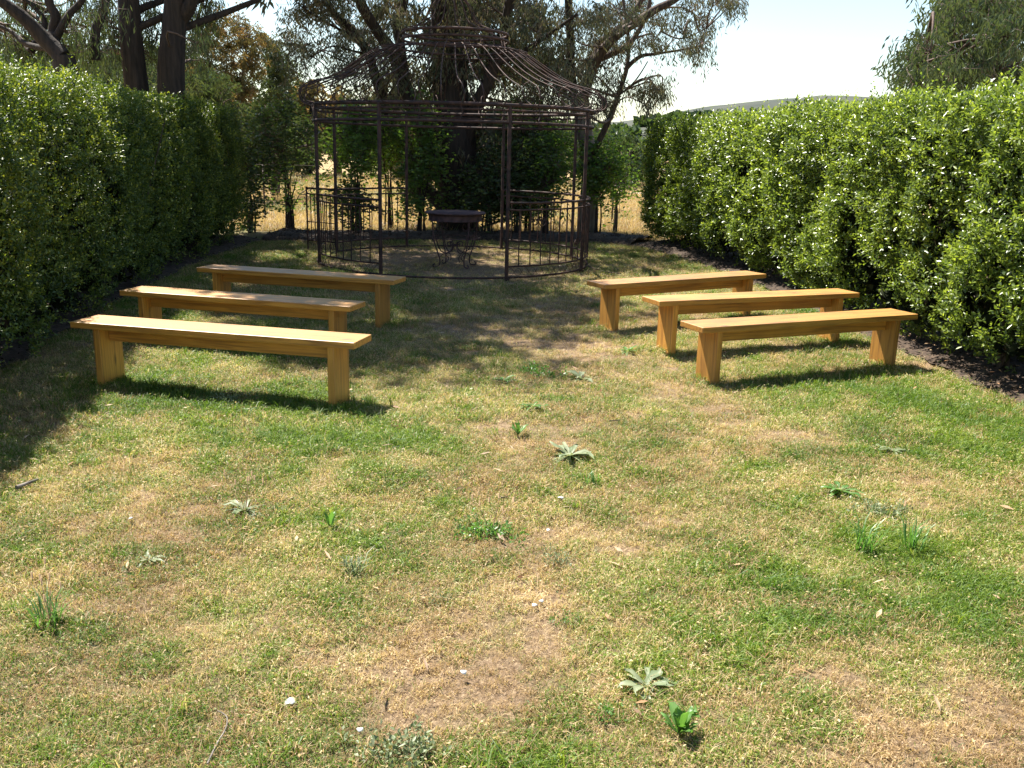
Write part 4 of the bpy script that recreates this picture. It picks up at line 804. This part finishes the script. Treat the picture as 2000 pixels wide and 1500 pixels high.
PAP = [(566, 1372, .024, 'square white scrap of paper at the lower left of centre'), (1072, 1035, .016, 'small white scrap right of the bushy weed'), (1044, 1181, .017, 'left one of two white scraps close together'), (1057, 1174, .014, 'right one of two white scraps close together'),
       (255, 1012, .013, 'small white scrap on the left of the lawn'), (703, 1425, .015, 'white scrap near the bottom edge'), (905, 1312, .014, 'white scrap on dry grass at the lower centre'), (1490, 938, .01, 'tiny white scrap right of centre'), (1095, 972, .02, 'pale flat scrap below the flat rosette')]
for k, (px, py, s, lab) in enumerate(PAP):
    p = gp(px, py, .022); rs = RS(k); s *= .85; b = MB(); n = 5; V = []
    for i in range(7): a = i/7*6.283; V.append((math.cos(a)*s*rs.uniform(.6, 1), math.sin(a)*s*rs.uniform(.6, 1), rs.uniform(-.004, .006)))
    V = np.array(V+[(0, 0, .006)]); V2 = V-[0, 0, .0012]
    F = [(i, (i+1) % 7, 7) for i in range(7)]+[((i+1) % 7+8, i+8, 15) for i in range(7)]; b.add(np.r_[V, V2], F); b.f.append(np.array([(i, i+8, (i+1) % 7+8, (i+1) % 7) for i in range(7)]))
    o = b.build('paper_scrap', M['paper']); o.location = tuple(p); tag(o, lab, 'litter', 'white scraps on the lawn')
def stick(pts, r, lab, m='twig', cat='twig'):
    P = np.array([gp(a, b_, .028) for a, b_ in pts]); c = P.mean(0); b = MB(); b.tube(smoothp(P-c, 16), np.linspace(r, r*.5, 16), 5); o = b.build('twig', M[m]); o.location = tuple(c); tag(o, lab, cat, 'fallen twigs')
EXW = np.concatenate(EXW)
scatter('weed_grass', np.c_[EXW, lawn_z(EXW)], RS(3).uniform(.6, 1.15, len(EXW)), T_[:3], dryness(EXW)*.8, RS(4).rand(len(EXW)), 'short grass growing up through and round the lawn weeds', 'grass', seed=9)
b = MB(); rs = RS(66)
Q = []
for E_, off, n in ((EDGE_R, 1.0, 2600), (EDGE_B[::-1], -1.2, 2600), (EDGE_L, .7, 900)):
    t_ = rs.rand(n)*(len(E_)-1); P = np.c_[np.interp(t_, range(len(E_)), E_[:, 0]), np.interp(t_, range(len(E_)), E_[:, 1])]
    T__ = norm(np.c_[np.interp(t_+.05, range(len(E_)), E_[:, 0]), np.interp(t_+.05, range(len(E_)), E_[:, 1])]-P+1e-6); w_ = rs.rand(n)**1.3
    P = P+np.c_[T__[:, 1], -T__[:, 0]]*(w_*off)[:, None]; Q.append(np.c_[P, .012+.09*np.sqrt(np.minimum(1, np.abs(w_*off)*1.4))+rs.rand(n)*.02])
Q = np.concatenate(Q); Q = Q[Q[:, 1] > 3]; n = len(Q); a = rs.rand(n)*6.283
b.leaves(Q, np.c_[np.cos(a), np.sin(a), rs.uniform(-.1, .5, n)], norm(np.c_[rs.normal(size=n)*.5, rs.normal(size=n)*.5, np.ones(n)]), rs.uniform(.02, .06, n), rs.uniform(.012, .03, n), .1)
tag(b.build('bark_mulch', M['mulch']), 'loose bark chips lying on the garden beds at the foot of the hedges', 'mulch', kind='stuff')
stick([(405, 1492), (425, 1450), (440, 1425), (443, 1400), (425, 1388)], .003, 'thin curved pinkish twig near the bottom edge', 'bark_pale')
stick([(32, 952), (50, 945), (74, 936)], .012, 'short pale stick at the edge of the hedge shadow', 'bark_pale')
stick([(1142, 516), (1160, 524), (1185, 531), (1212, 534)], .01, 'dark fallen stick on the grass right of the gazebo')
stick([(1190, 822), (1215, 820)], .004, 'short reddish twig on the dry grass right of centre', 'bark_warm')
stick([(975, 972), (993, 970)], .004, 'tiny reddish twig above the bushy weed', 'bark_warm')
